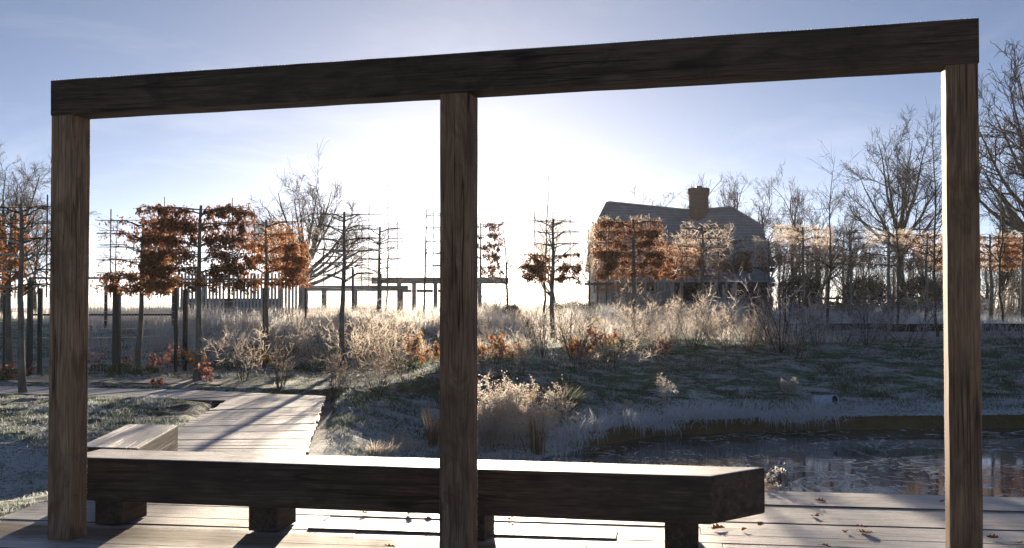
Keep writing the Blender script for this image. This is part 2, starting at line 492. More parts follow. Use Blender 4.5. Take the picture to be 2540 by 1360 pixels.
def wood_mat(name, dark, light, frost=0.0, grey=0.0, shelter=False, spec=0.3, frost_rough=0.45):
    s = NT(name)
    co = s.coord('Object'); rnd = s.rand_obj()
    off = s.n("ShaderNodeCombineXYZ"); s.link(s.math('MULTIPLY', rnd, 37.0), off.inputs[0]); s.link(s.math('MULTIPLY', rnd, 11.0), off.inputs[1])
    ad = s.n("ShaderNodeVectorMath", operation='ADD'); s.link(co, ad.inputs[0]); s.link(off.outputs[0], ad.inputs[1])
    co = ad.outputs[0]
    g1 = s.noise(s.map(co, (0.7, 14, 14)), 2.2, 6, 0.6, 0.4)
    g2 = s.noise(s.map(co, (3.0, 90, 90)), 1.5, 3, 0.6, 0.2)
    big = s.noise(co, 1.7, 3, 0.6)
    st = s.noise(s.map(co, (1.2, 5, 5)), 1.6, 4, 0.6, 0.8)
    saw = s.n("ShaderNodeTexWave"); s.link(s.map(co, (1, 0.02, 0.02)), saw.inputs['Vector'])
    saw.inputs['Scale'].default_value = 28; saw.inputs['Distortion'].default_value = 9.0; saw.inputs['Detail'].default_value = 2
    col = s.mix(s.ramp(g1, [(0.32, 0.0), (0.68, 1.0)]), dark, light)
    col = s.mix(s.math('MULTIPLY', s.ramp(g2, [(0.38, 1.0), (0.55, 0.0)]), 0.7), col, tuple(c * 0.45 for c in dark))
    col = s.mix(s.math('MULTIPLY', s.ramp(big, [(0.35, 0.0), (0.7, 1.0)]), 0.5), col, tuple(c * 0.6 for c in dark))
    col = s.mix(s.math('MULTIPLY', s.ramp(st, [(0.56, 0.0), (0.66, 1.0)]), 0.6), col, tuple(c * 0.35 for c in dark))
    # drying splits along the grain
    sp_ = s.noise(s.map(co, (0.16, 7.5, 7.5)), 2.0, 2, 0.5, 0.3)
    crack = s.math('MULTIPLY', s.ramp(s.math('ABSOLUTE', s.math('SUBTRACT', sp_, 0.5)), [(0.0, 1.0), (0.02, 0.0)]), s.ramp(s.noise(s.map(co, (0.5, 2, 2)), 1.3, 2), [(0.44, 0.0), (0.52, 1.0)]))
    col = s.mix(s.math('MULTIPLY', crack, 0.9), col, (0.008, 0.006, 0.005))
    # knots
    vo = s.n("ShaderNodeTexVoronoi"); s.link(s.map(co, (0.9, 3.2, 3.2)), vo.inputs['Vector']); vo.inputs['Scale'].default_value = 1.3
    col = s.mix(s.ramp(vo.outputs['Distance'], [(0.06, 0.9), (0.17, 0.0)]), col, tuple(c * 0.22 for c in dark))
    wst = s.noise(s.map(co, (0.9, 2.2, 2.2)), 2.6, 5, 0.7, 1.2)
    col = s.mix(s.math('MULTIPLY', s.ramp(wst, [(0.50, 0.0), (0.62, 1.0)]), 0.55), col, tuple(c * 0.4 for c in dark))
    if grey:
        col = s.mix(grey, col, (0.32, 0.30, 0.28))
    vr = s.math('MULTIPLY_ADD', rnd, 0.35, 0.82)
    col = s.mix(1.0, col, vr, 'MULTIPLY')
    hgt = s.math('ADD', s.math('MULTIPLY', g1, 0.7), s.math('ADD', s.math('MULTIPLY', g2, 0.5), s.math('SUBTRACT', s.math('MULTIPLY', s.math('MULTIPLY', saw.outputs['Fac'], big), 0.12), s.math('MULTIPLY', crack, 1.5))))
    rough = 0.75
    if frost > 0:
        nz = s.normal_z()
        up = s.ramp(nz, [(0.55, 0.0), (0.8, 1.0)])
        pw = s.pos()
        fn = s.noise(pw, 3.0, 5, 0.65)
        fl = s.noise(s.map(co, (0.6, 9, 9)), 2.0, 4, 0.65)
        f = s.math('ADD', s.math('MULTIPLY', fn, 0.55), s.math('MULTIPLY', fl, 0.45))
        f = s.ramp(f, [(0.38 - 0.25 * frost, 0.35), (0.62 - 0.2 * frost, 1.0)])
        if shelter:
            # bare damp timber just in front of the bench, where its overhang kept the frost off
            xyz = s.sep(pw)
            v = s.math('ADD', xyz[1], s.math('MULTIPLY', xyz[0], 0.186))
            v = s.math('ADD', v, s.math('MULTIPLY', s.math('SUBTRACT', fn, 0.5), 0.25))
            band = s.math('MULTIPLY', s.ramp(s.math('SUBTRACT', v, 6.0), [(0.30, 0.0), (0.50, 1.0)]), s.ramp(s.math('SUBTRACT', v, 6.0), [(0.80, 1.0), (0.94, 0.0)]))
            xb = s.ramp(s.math('MULTIPLY_ADD', xyz[0], 0.1, 0.5), [(0.60, 1.0), (0.72, 0.0)])
            f = s.math('MULTIPLY', f, s.math('SUBTRACT', 1.0, s.math('MULTIPLY', s.math('MULTIPLY', band, xb), 0.85)))
        sp = s.noise(pw, 260, 2, 0.5)
        fcol = s.mix(s.ramp(sp, [(0.35, 0.0), (0.7, 1.0)]), (0.68, 0.66, 0.65), (0.90, 0.89, 0.88))
        ln = s.noise(s.map(co, (1.1, 42, 42)), 1.6, 4, 0.65, 0.15)
        fcol = s.mix(s.ramp(ln, [(0.36, 0.75), (0.52, 0.0)]), fcol, (0.36, 0.31, 0.27))
        bl = s.noise(s.map(co, (1.4, 4.0, 4.0)), 1.9, 5, 0.7, 0.8)
        f = s.math('MULTIPLY', f, s.ramp(bl, [(0.30, 0.35), (0.46, 1.0)]))
        f = s.math('MULTIPLY', s.math('MULTIPLY', f, up), min(1.0, 0.62 + 0.3 * frost))
        col = s.mix(f, col, fcol)
        hgt = s.math('ADD', hgt, s.math('MULTIPLY', s.math('MULTIPLY', sp, f), 1.2))
        rough = s.mix(f, (0.75, 0.75, 0.75), (frost_rough,) * 3)
        spec = s.math('MULTIPLY_ADD', f, 0.4, 0.25)
    s.principled(col, rough, s.bump(hgt, 0.55, 0.006), spec)
    return s.m

M = {}
M['oak'] = wood_mat('dark_oak', (0.055, 0.036, 0.025), (0.14, 0.094, 0.066), frost=0.8)
M['oak_post'] = wood_mat('brown_oak', (0.22, 0.125, 0.07), (0.42, 0.265, 0.16), frost=0.8)
M['oak_bench'] = wood_mat('bench_oak', (0.055, 0.04, 0.03), (0.14, 0.10, 0.075), frost=0.7, frost_rough=0.5)
M['deck'] = wood_mat('frosted_deck', (0.18, 0.125, 0.075), (0.46, 0.35, 0.24), frost=0.75, shelter=True, frost_rough=0.45)
M['walk'] = wood_mat('frosted_walk', (0.14, 0.11, 0.085), (0.32, 0.27, 0.21), frost=0.95, frost_rough=0.40)
M['weathered'] = wood_mat('weathered_timber', (0.11, 0.09, 0.072), (0.25, 0.21, 0.17), frost=0.5)
M['pale_lit'] = wood_mat('pale_lit_boards', (0.60, 0.60, 0.60), (0.80, 0.80, 0.80))  # board colour lightened to stand in for skylight on the left gable
M['screen'] = wood_mat('pale_oak_boards', (0.36, 0.31, 0.28), (0.60, 0.54, 0.50))
M['cladding'] = wood_mat('pale_cladding', (0.17, 0.14, 0.12), (0.34, 0.29, 0.25), grey=0.3)
M['board_dark'] = wood_mat('dark_weatherboard', (0.035, 0.037, 0.040), (0.075, 0.077, 0.08))
M['sleeper'] = wood_mat('dark_sleeper', (0.025, 0.02, 0.017), (0.07, 0.055, 0.045), frost=0.4)

def plain(name, col, rough=0.6, spec=0.3, metal=0.0, var=0.25, sc_=6.0):
    s = NT(name)
    n = s.noise(s.coord('Object'), sc_, 4)
    c = s.mix(n, tuple(x * (1 - var) for x in col), tuple(min(1, x * (1 + var)) for x in col))
    s.principled(c, rough, s.bump(n, 0.15, 0.01), spec, metal)
    return s.m
M['black_metal'] = plain('black_powder_coat', (0.012, 0.013, 0.015), 0.45, 0.4)
M['wire'] = plain('frosted_wire', (0.42, 0.43, 0.45), 0.6, 0.4, 0.0)
M['pipe'] = plain('grey_plastic_pipe', (0.50, 0.55, 0.66), 0.4)
M['pipe_shade'] = plain('pipe_mouth_shade', (0.02, 0.02, 0.02), 0.8)
M['tyre'] = plain('tyre_rubber', (0.02, 0.02, 0.02), 0.8)
M['rim'] = plain('wheel_rim', (0.45, 0.46, 0.48), 0.3, 0.5, 0.8)
M['car'] = plain('pale_blue_car_paint', (0.22, 0.30, 0.42), 0.25, 0.5, 0.3)
M['glass'] = plain('dark_glass', (0.03, 0.035, 0.04), 0.08, 0.6)
M['lamp_glass'] = plain('headlamp_glass', (0.6, 0.62, 0.65), 0.15, 0.6)
M['interior_shade'] = plain('painted_interior_shade', (0.02, 0.02, 0.02), 0.9)

def roof_mat():
    s = NT('frosted_roof_tiles')
    co = s.coord('Object')
    b = s.n("ShaderNodeTexBrick"); s.link(s.map(co, (1, 1, 1)), b.inputs['Vector'])
    xyz = s.sep(s.pos())
    row = s.n("ShaderNodeTexWave", bands_direction='Z'); s.link(s.pos(), row.inputs['Vector']); row.inputs['Scale'].default_value = 1.7; row.inputs['Distortion'].default_value = 0.6
    n = s.noise(co, 1.1, 5, 0.6); n2 = s.noise(co, 9, 3)
    c = s.mix(n2, (0.10, 0.085, 0.085), (0.20, 0.17, 0.165))
    c = s.mix(s.math('MULTIPLY', s.ramp(n, [(0.3, 0.3), (0.7, 1.0)]), 0.55), c, (0.55, 0.57, 0.62))
    c = s.mix(s.math('MULTIPLY', row.outputs['Fac'], 0.22), c, (0.05, 0.05, 0.055))
    s.principled(c, 0.8, s.bump(row.outputs['Fac'], 0.5, 0.03), 0.2)
    return s.m
M['roof'] = roof_mat()
def brick_mat():
    s = NT('chimney_brick')
    co = s.coord('Object')
    b = s.n("ShaderNodeTexBrick")
    xyz = s.sep(co)
    cb = s.n("ShaderNodeCombineXYZ")
    s.link(s.math('MULTIPLY', s.math('ARCTAN2', xyz[1], xyz[0]), 0.62), cb.inputs[0]); s.link(xyz[2], cb.inputs[1])
    s.link(cb.outputs[0], b.inputs['Vector'])
    b.inputs['Scale'].default_value = 1.0; b.inputs['Brick Width'].default_value = 0.22; b.inputs['Row Height'].default_value = 0.075
    b.inputs['Mortar Size'].default_value = 0.008
    b.inputs['Color1'].default_value = (0.17, 0.06, 0.04, 1); b.inputs['Color2'].default_value = (0.12, 0.06, 0.05, 1); b.inputs['Mortar'].default_value = (0.2, 0.17, 0.15, 1)
    s.principled(b.outputs['Color'], 0.85, s.bump(b.outputs['Fac'], -0.4, 0.01), 0.2)
    return s.m
M['brick'] = brick_mat()

def ground_mat():
    s = NT('frosty_ground')
    p = s.pos(); xyz = s.sep(p)
    n1 = s.noise(p, 0.55, 4, 0.6); n2 = s.noise(s.map(p, (1, 1.5, 1)), 3.2, 5, 0.65); n3 = s.noise(p, 17, 4, 0.65); n4 = s.noise(p, 60, 2, 0.6)
    soil = s.mix(n3, (0.05, 0.038, 0.028), (0.16, 0.12, 0.09))
    moss = s.mix(n4, (0.06, 0.125, 0.05), (0.13, 0.24, 0.10))
    n5 = s.noise(s.map(p, (0.7, 1.3, 1)), 1.5, 4, 0.62, 0.5)
    g = s.ramp(s.math('ADD', s.math('MULTIPLY', n5, 0.7), s.math('MULTIPLY', n2, 0.3)), [(0.42, 0.0), (0.52, 1.0)])
    c = s.mix(g, soil, moss)
    n6 = s.noise(s.map(p, (0.8, 1.5, 1), (0, 0, 0.3), (3, 8, 0)), 2.1, 4, 0.65, 0.6)
    fr = s.math('ADD', s.math('MULTIPLY', n6, 0.62), s.math('MULTIPLY', n3, 0.38))
    fm = s.ramp(fr, [(0.465, 0.0), (0.60, 0.8)])
    zlow = s.ramp(s.math('MULTIPLY_ADD', xyz[2], 1.0, 0.6), [(0.40, 1.0), (0.50, 0.0)])   # the ledge by the water lies low and keeps its frost
    lip = s.math('MULTIPLY', s.ramp(xyz[2], [(0.0, 1.0), (0.0001, 0.0)]), s.math('MULTIPLY', s.math('LESS_THAN', xyz[2], -0.335), s.math('GREATER_THAN', xyz[0], 1.2)))
    lip = s.math('MAXIMUM', lip, s.ramp(s.normal_z(), [(0.62, 1.0), (0.86, 0.0)]))
    fm = s.math('ADD', fm, s.math('MULTIPLY', zlow, s.ramp(n3, [(0.32, 0.0), (0.55, 0.8)])), clamp=True)
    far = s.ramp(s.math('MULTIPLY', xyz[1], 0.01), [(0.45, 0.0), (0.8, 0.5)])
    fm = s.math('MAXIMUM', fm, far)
    fm = s.math('MULTIPLY', fm, s.math('SUBTRACT', 1.0, lip))
    c = s.mix(fm, c, (0.74, 0.77, 0.80))
    c = s.mix(lip, c, s.mix(s.math('ADD', s.math('MULTIPLY', n3, 0.5), s.math('MULTIPLY', n2, 0.5)), (0.03, 0.022, 0.012), (0.34, 0.23, 0.10)))
    h = s.math('ADD', s.math('MULTIPLY', n2, 1.0), s.math('ADD', s.math('MULTIPLY', n3, 0.6), s.math('MULTIPLY', n4, 0.35)))
    s.principled(c, 0.85, s.bump(h, 1.0, 0.09), 0.2)
    return s.m
M['ground'] = ground_mat()

def gravel_mat():
    s = NT('frosted_gravel')
    p = s.pos()
    v = s.n("ShaderNodeTexVoronoi"); s.link(p, v.inputs['Vector']); v.inputs['Scale'].default_value = 38
    n = s.noise(p, 2.0, 3)
    c = s.mix(v.outputs['Color'], (0.16, 0.13, 0.11), (0.38, 0.34, 0.31))
    c = s.mix(s.ramp(n, [(0.35, 0.1), (0.7, 0.5)]), c, (0.6, 0.61, 0.65))
    s.principled(c, 0.85, s.bump(v.outputs['Distance'], -0.8, 0.02), 0.2)
    return s.m
M['gravel'] = gravel_mat()

def ice_mat():
    s = NT('thin_pond_ice')
    p = s.pos()
    def ridge(vec, scale, det, lo, hi, dist=0.6):
        n = s.noise(vec, scale, det, 0.6, dist)
        r = s.math('SUBTRACT', 1.0, s.math('ABSOLUTE', s.math('MULTIPLY_ADD', n, 2.0, -1.0)))
        return s.ramp(r, [(lo, 0.0), (hi, 1.0)])
    f1 = ridge(s.map(p, (0.8, 0.8, 1), (0, 0, 0.25)), 1.1, 3, 0.955, 0.99)
    f2 = s.math('MULTIPLY', ridge(s.map(p, (1.2, 0.8, 1), (0, 0, -0.4)), 2.3, 3, 0.94, 0.99), 0.8)
    f3 = s.ramp(s.noise(s.map(p, (1.3, 0.8, 1)), 7.0, 4, 0.7), [(0.60, 0.0), (0.70, 0.8)])
    zone = s.ramp(s.noise(s.map(p, (1, 0.7, 1)), 0.8, 5, 0.65), [(0.46, 0.0), (0.62, 1.0)])
    zone2 = s.ramp(s.noise(s.map(p, (1, 0.7, 1), (0, 0, 0), (7, 3, 0)), 1.1, 4, 0.6), [(0.42, 0.0), (0.56, 1.0)])
    f = s.math('MAXIMUM', s.math('MULTIPLY', f1, s.math('MULTIPLY_ADD', zone, 0.7, 0.3)), s.math('MAXIMUM', s.math('MULTIPLY', f2, zone2), s.math('MULTIPLY', f3, zone)))
    film = s.ramp(s.noise(p, 0.5, 4, 0.6), [(0.42, 0.02), (0.72, 0.14)])
    f = s.math('MAXIMUM', f, film)
    c = s.mix(f, (0.008, 0.015, 0.016), (0.66, 0.70, 0.72))
    rough = s.math('MULTIPLY_ADD', f, 0.45, 0.035)
    bh = s.math('ADD', s.math('MULTIPLY', s.noise(p, 3.0, 3), 0.6), s.math('MULTIPLY', f, 0.4))
    s.principled(c, rough, s.bump(bh, 0.025, 0.02), 0.5)
    return s.m
M['ice'] = ice_mat()

def twig_mat(name, bark, frost_amt, frost_col=FROST, trans=0.35):
    s = NT(name)
    p = s.pos()
    n = s.noise(p, 9, 4, 0.7)
    r = s.rand_island()
    f = s.math('ADD', s.math('MULTIPLY', n, 0.6), s.math('MULTIPLY', r, 0.4))
    f = s.ramp(f, [(max(0.0, 0.62 - frost_amt * 0.55), 0.0), (min(1.0, 0.95 - frost_amt * 0.5), 1.0)])
    f = s.math('MULTIPLY', f, min(1.0, frost_amt + 0.15))
    c = s.mix(f, bark, frost_col)
    s.thin(c, trans)
    return s.m
M['twig_frost'] = twig_mat('frosted_twigs_sun_tint', (0.16, 0.11, 0.08), 0.85, (0.92, 0.82, 0.70), 0.68)  # frost colour warmed to gold, carrying the low sun's tint
M['twig_mid'] = twig_mat('part_frosted_twigs', (0.12, 0.085, 0.06), 0.5, (0.84, 0.76, 0.68), 0.6)
M['twig_purple'] = twig_mat('purple_brown_twigs', (0.11, 0.075, 0.075), 0.65, (0.76, 0.72, 0.78), 0.4)
M['twig_dark'] = twig_mat('bare_dark_twigs', (0.055, 0.045, 0.038), 0.10, FROST, 0.1)
M['twig_oak'] = twig_mat('oak_twigs', (0.085, 0.068, 0.055), 0.30, (0.7, 0.68, 0.66), 0.25)
M['twig_hedge'] = twig_mat('bare_hedge_twigs', (0.09, 0.075, 0.065), 0.25, (0.6, 0.58, 0.58), 0.2)
M['stem'] = twig_mat('shrub_stems', (0.11, 0.075, 0.055), 0.28, (0.7, 0.67, 0.65), 0.15)
M['stem_dark'] = twig_mat('dark_shrub_stems', (0.075, 0.05, 0.048), 0.25, (0.62, 0.6, 0.64), 0.15)
M['arm'] = twig_mat('trained_branches', (0.06, 0.05, 0.035), 0.45, (0.74, 0.72, 0.70), 0.2)

def bark_mat(name, a, b, frost=0.15):
    s = NT(name)
    co = s.coord('Object')
    n = s.noise(s.map(co, (1, 1, 0.25)), 28, 5, 0.65); m = s.noise(co, 3, 3)
    c = s.mix(n, a, b)
    c = s.mix(s.math('MULTIPLY', s.ramp(m, [(0.45, 0.0), (0.7, 1.0)]), frost), c, (0.6, 0.6, 0.58))
    s.principled(c, 0.85, s.bump(n, 0.8, 0.02), 0.2)
    return s.m
M['bark'] = bark_mat('grey_green_bark', (0.07, 0.06, 0.045), (0.19, 0.17, 0.13), 0.25)
M['bark_dark'] = bark_mat('dark_bark', (0.03, 0.025, 0.02), (0.085, 0.07, 0.055), 0.08)
M['cane'] = plain('bamboo_cane', (0.055, 0.042, 0.030), 0.6)

def leaf_mat(name, cols, trans=0.5, frost=0.15):
    s = NT(name)
    r = s.rand_island()
    st = [(k / max(1, len(cols) - 1), c) for k, c in enumerate(cols)]
    c = s.ramp(r, st)
    n = s.noise(s.pos(), 25, 3)
    c = s.mix(s.math('MULTIPLY', s.ramp(n, [(0.5, 0.0), (0.75, 1.0)]), frost), c, (0.8, 0.78, 0.78))
    s.thin(c, trans, c)
    return s.m
M['leaf_beech'] = leaf_mat('brown_beech_leaves', [(0.13, 0.055, 0.028), (0.23, 0.095, 0.04), (0.33, 0.15, 0.065), (0.18, 0.075, 0.035)], 0.5, 0.2)
M['leaf_orange'] = leaf_mat('orange_beech_leaves', [(0.32, 0.11, 0.03), (0.48, 0.19, 0.05), (0.24, 0.10, 0.04)], 0.5, 0.3)
M['leaf_pink'] = leaf_mat('russet_pink_leaves', [(0.36, 0.10, 0.085), (0.50, 0.26, 0.21), (0.16, 0.05, 0.04), (0.40, 0.19, 0.12)], 0.7, 0.35)
M['leaf_amber'] = leaf_mat('amber_leaves', [(0.50, 0.17, 0.05), (0.55, 0.32, 0.05), (0.20, 0.07, 0.035), (0.48, 0.20, 0.12)], 0.55, 0.3)
M['leaf_green'] = leaf_mat('dull_green_leaves', [(0.035, 0.06, 0.025), (0.06, 0.09, 0.035), (0.09, 0.13, 0.06)], 0.35, 0.45)
M['leaf_dark'] = leaf_mat('dark_evergreen_leaves', [(0.02, 0.03, 0.02), (0.04, 0.05, 0.03), (0.07, 0.08, 0.05)], 0.25, 0.3)
M['leaf_blue'] = leaf_mat('frosted_blue_leaves', [(0.10, 0.14, 0.14), (0.25, 0.30, 0.31), (0.5, 0.54, 0.56)], 0.35, 0.5)
M['fallen'] = leaf_mat('fallen_oak_leaf', [(0.10, 0.045, 0.02), (0.30, 0.10, 0.035)], 0.25, 0.1)

def blade_mat(name, cols, frost, trans=0.45):
    s = NT(name)
    r = s.rand_island()
    c = s.ramp(r, [(k / max(1, len(cols) - 1), x) for k, x in enumerate(cols)])
    n = s.noise(s.map(s.pos(), (0.8, 1.5, 1), (0, 0, 0.3), (3, 8, 0)), 2.1, 4, 0.65, 0.6)
    r2 = s.math('FRACT', s.math('MULTIPLY', r, 13.7))
    f = s.ramp(s.math('ADD', s.math('MULTIPLY', n, 0.75), s.math('MULTIPLY', r2, 0.25)), [(max(0.02, 0.68 - frost * 0.5), 0.0), (0.88 - frost * 0.45, 0.95)])
    c = s.mix(f, c, (0.80, 0.82, 0.84))
    s.thin(c, trans, c)
    return s.m
M['grass'] = blade_mat('frosty_grass', [(0.07, 0.15, 0.055), (0.13, 0.23, 0.10), (0.19, 0.18, 0.10), (0.09, 0.18, 0.075)], 0.62)
M['bank_grass'] = blade_mat('dark_bank_grass', [(0.05, 0.12, 0.04), (0.09, 0.19, 0.07), (0.13, 0.12, 0.07), (0.07, 0.16, 0.055)], 0.44)
M['grass_edge'] = blade_mat('heavily_frosted_grass', [(0.12, 0.14, 0.08), (0.22, 0.20, 0.14), (0.14, 0.16, 0.10)], 0.85)
M['meadow'] = blade_mat('dry_meadow_grass', [(0.58, 0.45, 0.32), (0.80, 0.68, 0.52), (0.60, 0.47, 0.33)], 0.7, 0.72)
M['goldenrod'] = blade_mat('frosted_seed_heads', [(0.66, 0.54, 0.42), (0.78, 0.68, 0.56), (0.52, 0.40, 0.28)], 0.45, 0.65)
M['sedge'] = blade_mat('green_sedge', [(0.06, 0.09, 0.03), (0.14, 0.15, 0.06), (0.20, 0.19, 0.10)], 0.35, 0.45)
M['reed'] = blade_mat('dry_brown_reed', [(0.24, 0.14, 0.07), (0.36, 0.23, 0.12), (0.18, 0.10, 0.05)], 0.2, 0.4)
M['tussock'] = blade_mat('frosted_tussock', [(0.62, 0.60, 0.57), (0.78, 0.76, 0.74)], 0.9, 0.25)
def frost_mat():
    s = NT('hoar_frost'); s.thin((0.88, 0.89, 0.92), 0.5); return s.m
M['frost'] = frost_mat()

# ------------------------------------------------------------------ the setting
def axis(parts):
    return np.unique(np.concatenate([np.arange(a, b, st) for a, b, st in parts]).round(4))
gx = axis([(-900, -200, 100), (-200, -60, 20), (-60, -24, 3), (-24, -12, 0.6), (-12, 14, 0.115), (14, 30, 0.6), (30, 60, 3), (60, 200, 20), (200, 901, 100)])
gy = axis([(-60, 2, 6), (2, 7, 0.5), (7, 20, 0.11), (20, 34, 0.16), (34, 60, 0.9), (60, 120, 4), (120, 300, 20), (300, 2600, 120)])
GX, GY = np.meshgrid(gx, gy)
GZ = height(GX, GY)
nx, ny = len(gx), len(gy)
idx = np.arange(nx * ny).reshape(ny, nx)
quads = np.stack([idx[:-1, :-1], idx[:-1, 1:], idx[1:, 1:], idx[1:, :-1]], -1).reshape(-1, 4)
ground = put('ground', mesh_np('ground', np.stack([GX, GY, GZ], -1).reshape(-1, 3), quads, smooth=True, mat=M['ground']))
tag(ground, 'frosty rough ground and banks around the pond', kind='structure')

wx = np.array([-1.5, 28.0]); wy = np.array([2.0, 19.5])
water = put('pond_water', mesh_np('pond_water', [(wx[0], wy[0], WATER_Z), (wx[1], wy[0], WATER_Z), (wx[1], wy[1], WATER_Z), (wx[0], wy[1], WATER_Z)], [[0, 1, 2, 3]], mat=M['ice']))
tag(water, 'dark pond skinned with thin scratched ice', kind='structure')

def strip(name, left, right, label, n=60, m=8, lift=0.012):
    """gravel path draped between two edge polylines"""
    def res(pl, n):
        pl = np.array(pl, float); d = np.concatenate([[0], np.cumsum(np.hypot(*np.diff(pl, axis=0).T))]); t = np.linspace(0, d[-1], n)
        return np.stack([np.interp(t, d, pl[:, 0]), np.interp(t, d, pl[:, 1])], 1)
    a, b = res(left, n), res(right, n)
    t = np.linspace(0, 1, m)[None, :, None]
    XY = a[:, None] * (1 - t) + b[:, None] * t
    Z = height(XY[..., 0], XY[..., 1]) * 0.35 + height(XY[..., 0], XY[..., 1], False) * 0.65 + lift
    V = np.concatenate([XY, Z[..., None]], -1).reshape(-1, 3)
    ii = np.arange(n * m).reshape(n, m)
    q = np.stack([ii[:-1, :-1], ii[1:, :-1], ii[1:, 1:], ii[:-1, 1:]], -1).reshape(-1, 4)
    o = put(name, mesh_np(name, V, q, smooth=True, mat=M['gravel']))
    return tag(o, label, kind='structure')
strip('gravel_path', [(-14, 21.4), (-9, 21.0), (-7.2, 20.75), (-5.9, 20.35)], [(-14, 22.5), (-9.2, 22.4), (-7.4, 21.9), (-5.9, 20.9)], 'frosted gravel path curving behind the boardwalk')
strip('gravel_path', [(5.2, 25.4), (9, 26.2), (14, 26.8), (22, 27.0)], [(5.2, 27.2), (9, 29.5), (14, 30.4), (22, 30.4)], 'frosted gravel path along the top of the far bank', lift=0.02)

# ------------------------------------------------------------------ deck and boardwalk
rnd = random.Random(3)
ANG_D = -math.atan(0.146)
deck = tag(put('timber_deck', None), 'frosted timber deck of wide boards in the foreground', kind='structure')
ux, uy = math.cos(ANG_D), math.sin(ANG_D)             # along a board
vx, vy = -uy, ux                                      # across, away from the camera
def deck_pt(u, v):                                    # origin at the far edge line, X=2.21
    return (2.21 + u * ux + v * vx, 8.85 + u * uy + v * vy)
row_v = 0.0; k = 0
while row_v > -10.2:
    wdt = rnd.choice([0.20, 0.22, 0.235, 0.25])
    u = -5.95 - row_v * 0.02 + (0.02 * math.sin(k))
    uend = 6.5
    cuts_ = [u]
    c = u + rnd.uniform(1.2, 3.4)
    while c < uend - 0.8:
        cuts_.append(c); c += rnd.uniform(2.2, 3.6)
    cuts_.append(uend)
    for a, b in zip(cuts_[:-1], cuts_[1:]):
        g = rnd.choice([0.0012, 0.002, 0.0025, 0.005])
        lo_, hi_ = row_v - wdt + g, row_v - g * 0.5
        sk = rnd.uniform(-0.003, 0.003)
        pts = [deck_pt(a + 0.002, lo_), deck_pt(b - 0.002, lo_ + sk), deck_pt(b - 0.002, hi_ + sk), deck_pt(a + 0.002, hi_)]
        dz = rnd.uniform(-0.006, 0.006)
        prism('plank', pts, -0.055 + dz, dz, M['deck'], ANG_D + rnd.choice([0, 0.0001]), deck, bevel=0.004, jit=0.003, seed=k * 7)
    row_v -= wdt; k += 1
# rim joist and piles under the deck's water edge
def beam(name, a, b, w, h, mat, parent=None, bevel=0.006, cuts=0, jit=0.0, seed=0, face=(0, 1, 0)):
    """timber from a to b (3-D axis points)"""
    a, b = Vector(a), Vector(b); d = b - a
    me = box_mesh(name, d.length, w, h, mat, bevel, cuts, jit, seed)
    o = put(name, me, None, parent)
    x = d.normalized(); z = Vector((0, 0, 1)) if abs(x.z) < 0.95 else Vector(face)
    y = z.cross(x).normalized(); z = x.cross(y)
    mt = Matrix((x, y, z)).transposed().to_4x4(); mt.translation = (a + b) / 2
    o.matrix_local = mt
    return o
e0, e1 = deck_pt(-5.8, -0.035), deck_pt(6.4, -0.035)
beam('rim_joist', (e0[0], e0[1], -0.165), (e1[0], e1[1], -0.165), 0.05, 0.2, M['oak'], deck)
for u in np.arange(-5, 6.5, 1.9):
    p = deck_pt(u, -0.25)
    beam('pile', (p[0], p[1], -1.5), (p[0], p[1], -0.065), 0.14, 0.14, M['oak'], deck)

walk = tag(put('boardwalk', None), 'frosted boardwalk running away from the deck then turning left', kind='structure')
def along(pl, t):
    pl = np.array(pl, float); d = np.concatenate([[0], np.cumsum(np.hypot(*np.diff(pl, axis=0).T))]); t = t * d[-1]
    return np.array([np.interp(t, d, pl[:, 0]), np.interp(t, d, pl[:, 1])])
nb = 33
for k in range(nb):
    t0, t1 = k / nb + 0.0009, (k + 1) / nb - 0.0007
    a, b, c, d = along(WALK_L, t0), along(WALK_R, t0), along(WALK_R, t1), along(WALK_L, t1)
    e = rnd.uniform(-0.02, 0.02)
    ang = math.atan2(b[1] - a[1], b[0] - a[0])
    dz = rnd.uniform(-0.006, 0.006)
    ex = np.array([math.cos(ang), math.sin(ang)]) * e
    prism('plank', [tuple(a - ex), tuple(b + ex), tuple(c + ex), tuple(d - ex)], -0.05 + dz, 0.003 + dz, M['walk'], ang, walk, bevel=0.004, jit=0.004, seed=k)
W2I = [(-4.90, 17.31), (-7.67, 18.2), (-11.5, 19.2)]
W2O = [(-3.37, 18.22), (-6.5, 19.62), (-8.4, 20.0), (-11.5, 20.75)]
nb = 23
for k in range(nb):
    t0, t1 = k / nb + 0.001, (k + 1) / nb - 0.001
    a, b, c, d = along(W2I, t0), along(W2O, t0), along(W2O, t1), along(W2I, t1)
    ang = math.atan2(b[1] - a[1], b[0] - a[0])
    dz = rnd.uniform(-0.008, 0.008); e = rnd.uniform(-0.02, 0.03)
    ex = np.array([math.cos(ang), math.sin(ang)]) * e
    prism('plank', [tuple(a - ex), tuple(d - ex), tuple(c + ex), tuple(b + ex)], -0.055 + dz, 0.002 + dz, M['walk'], ang, walk, bevel=0.005, jit=0.004, seed=k + 50)
for pl in (WALK_L, WALK_R):
    a, b = along(pl, 0.02), along(pl, 0.99)
    s_ = 1 if pl is WALK_L else -1
    beam('bearer', (a[0] + 0.06 * s_, a[1], -0.12), (b[0] + 0.06 * s_, b[1], -0.12), 0.06, 0.12, M['weathered'], walk)
    for t in np.linspace(0.1, 0.95, 6):
        q = along(pl, t)
        beam('post', (q[0] + 0.1 * s_, q[1], -0.9), (q[0] + 0.1 * s_, q[1], -0.062), 0.09, 0.09, M['weathered'], walk)
a, b = along(W2I, 0.02), along(W2I, 0.98)
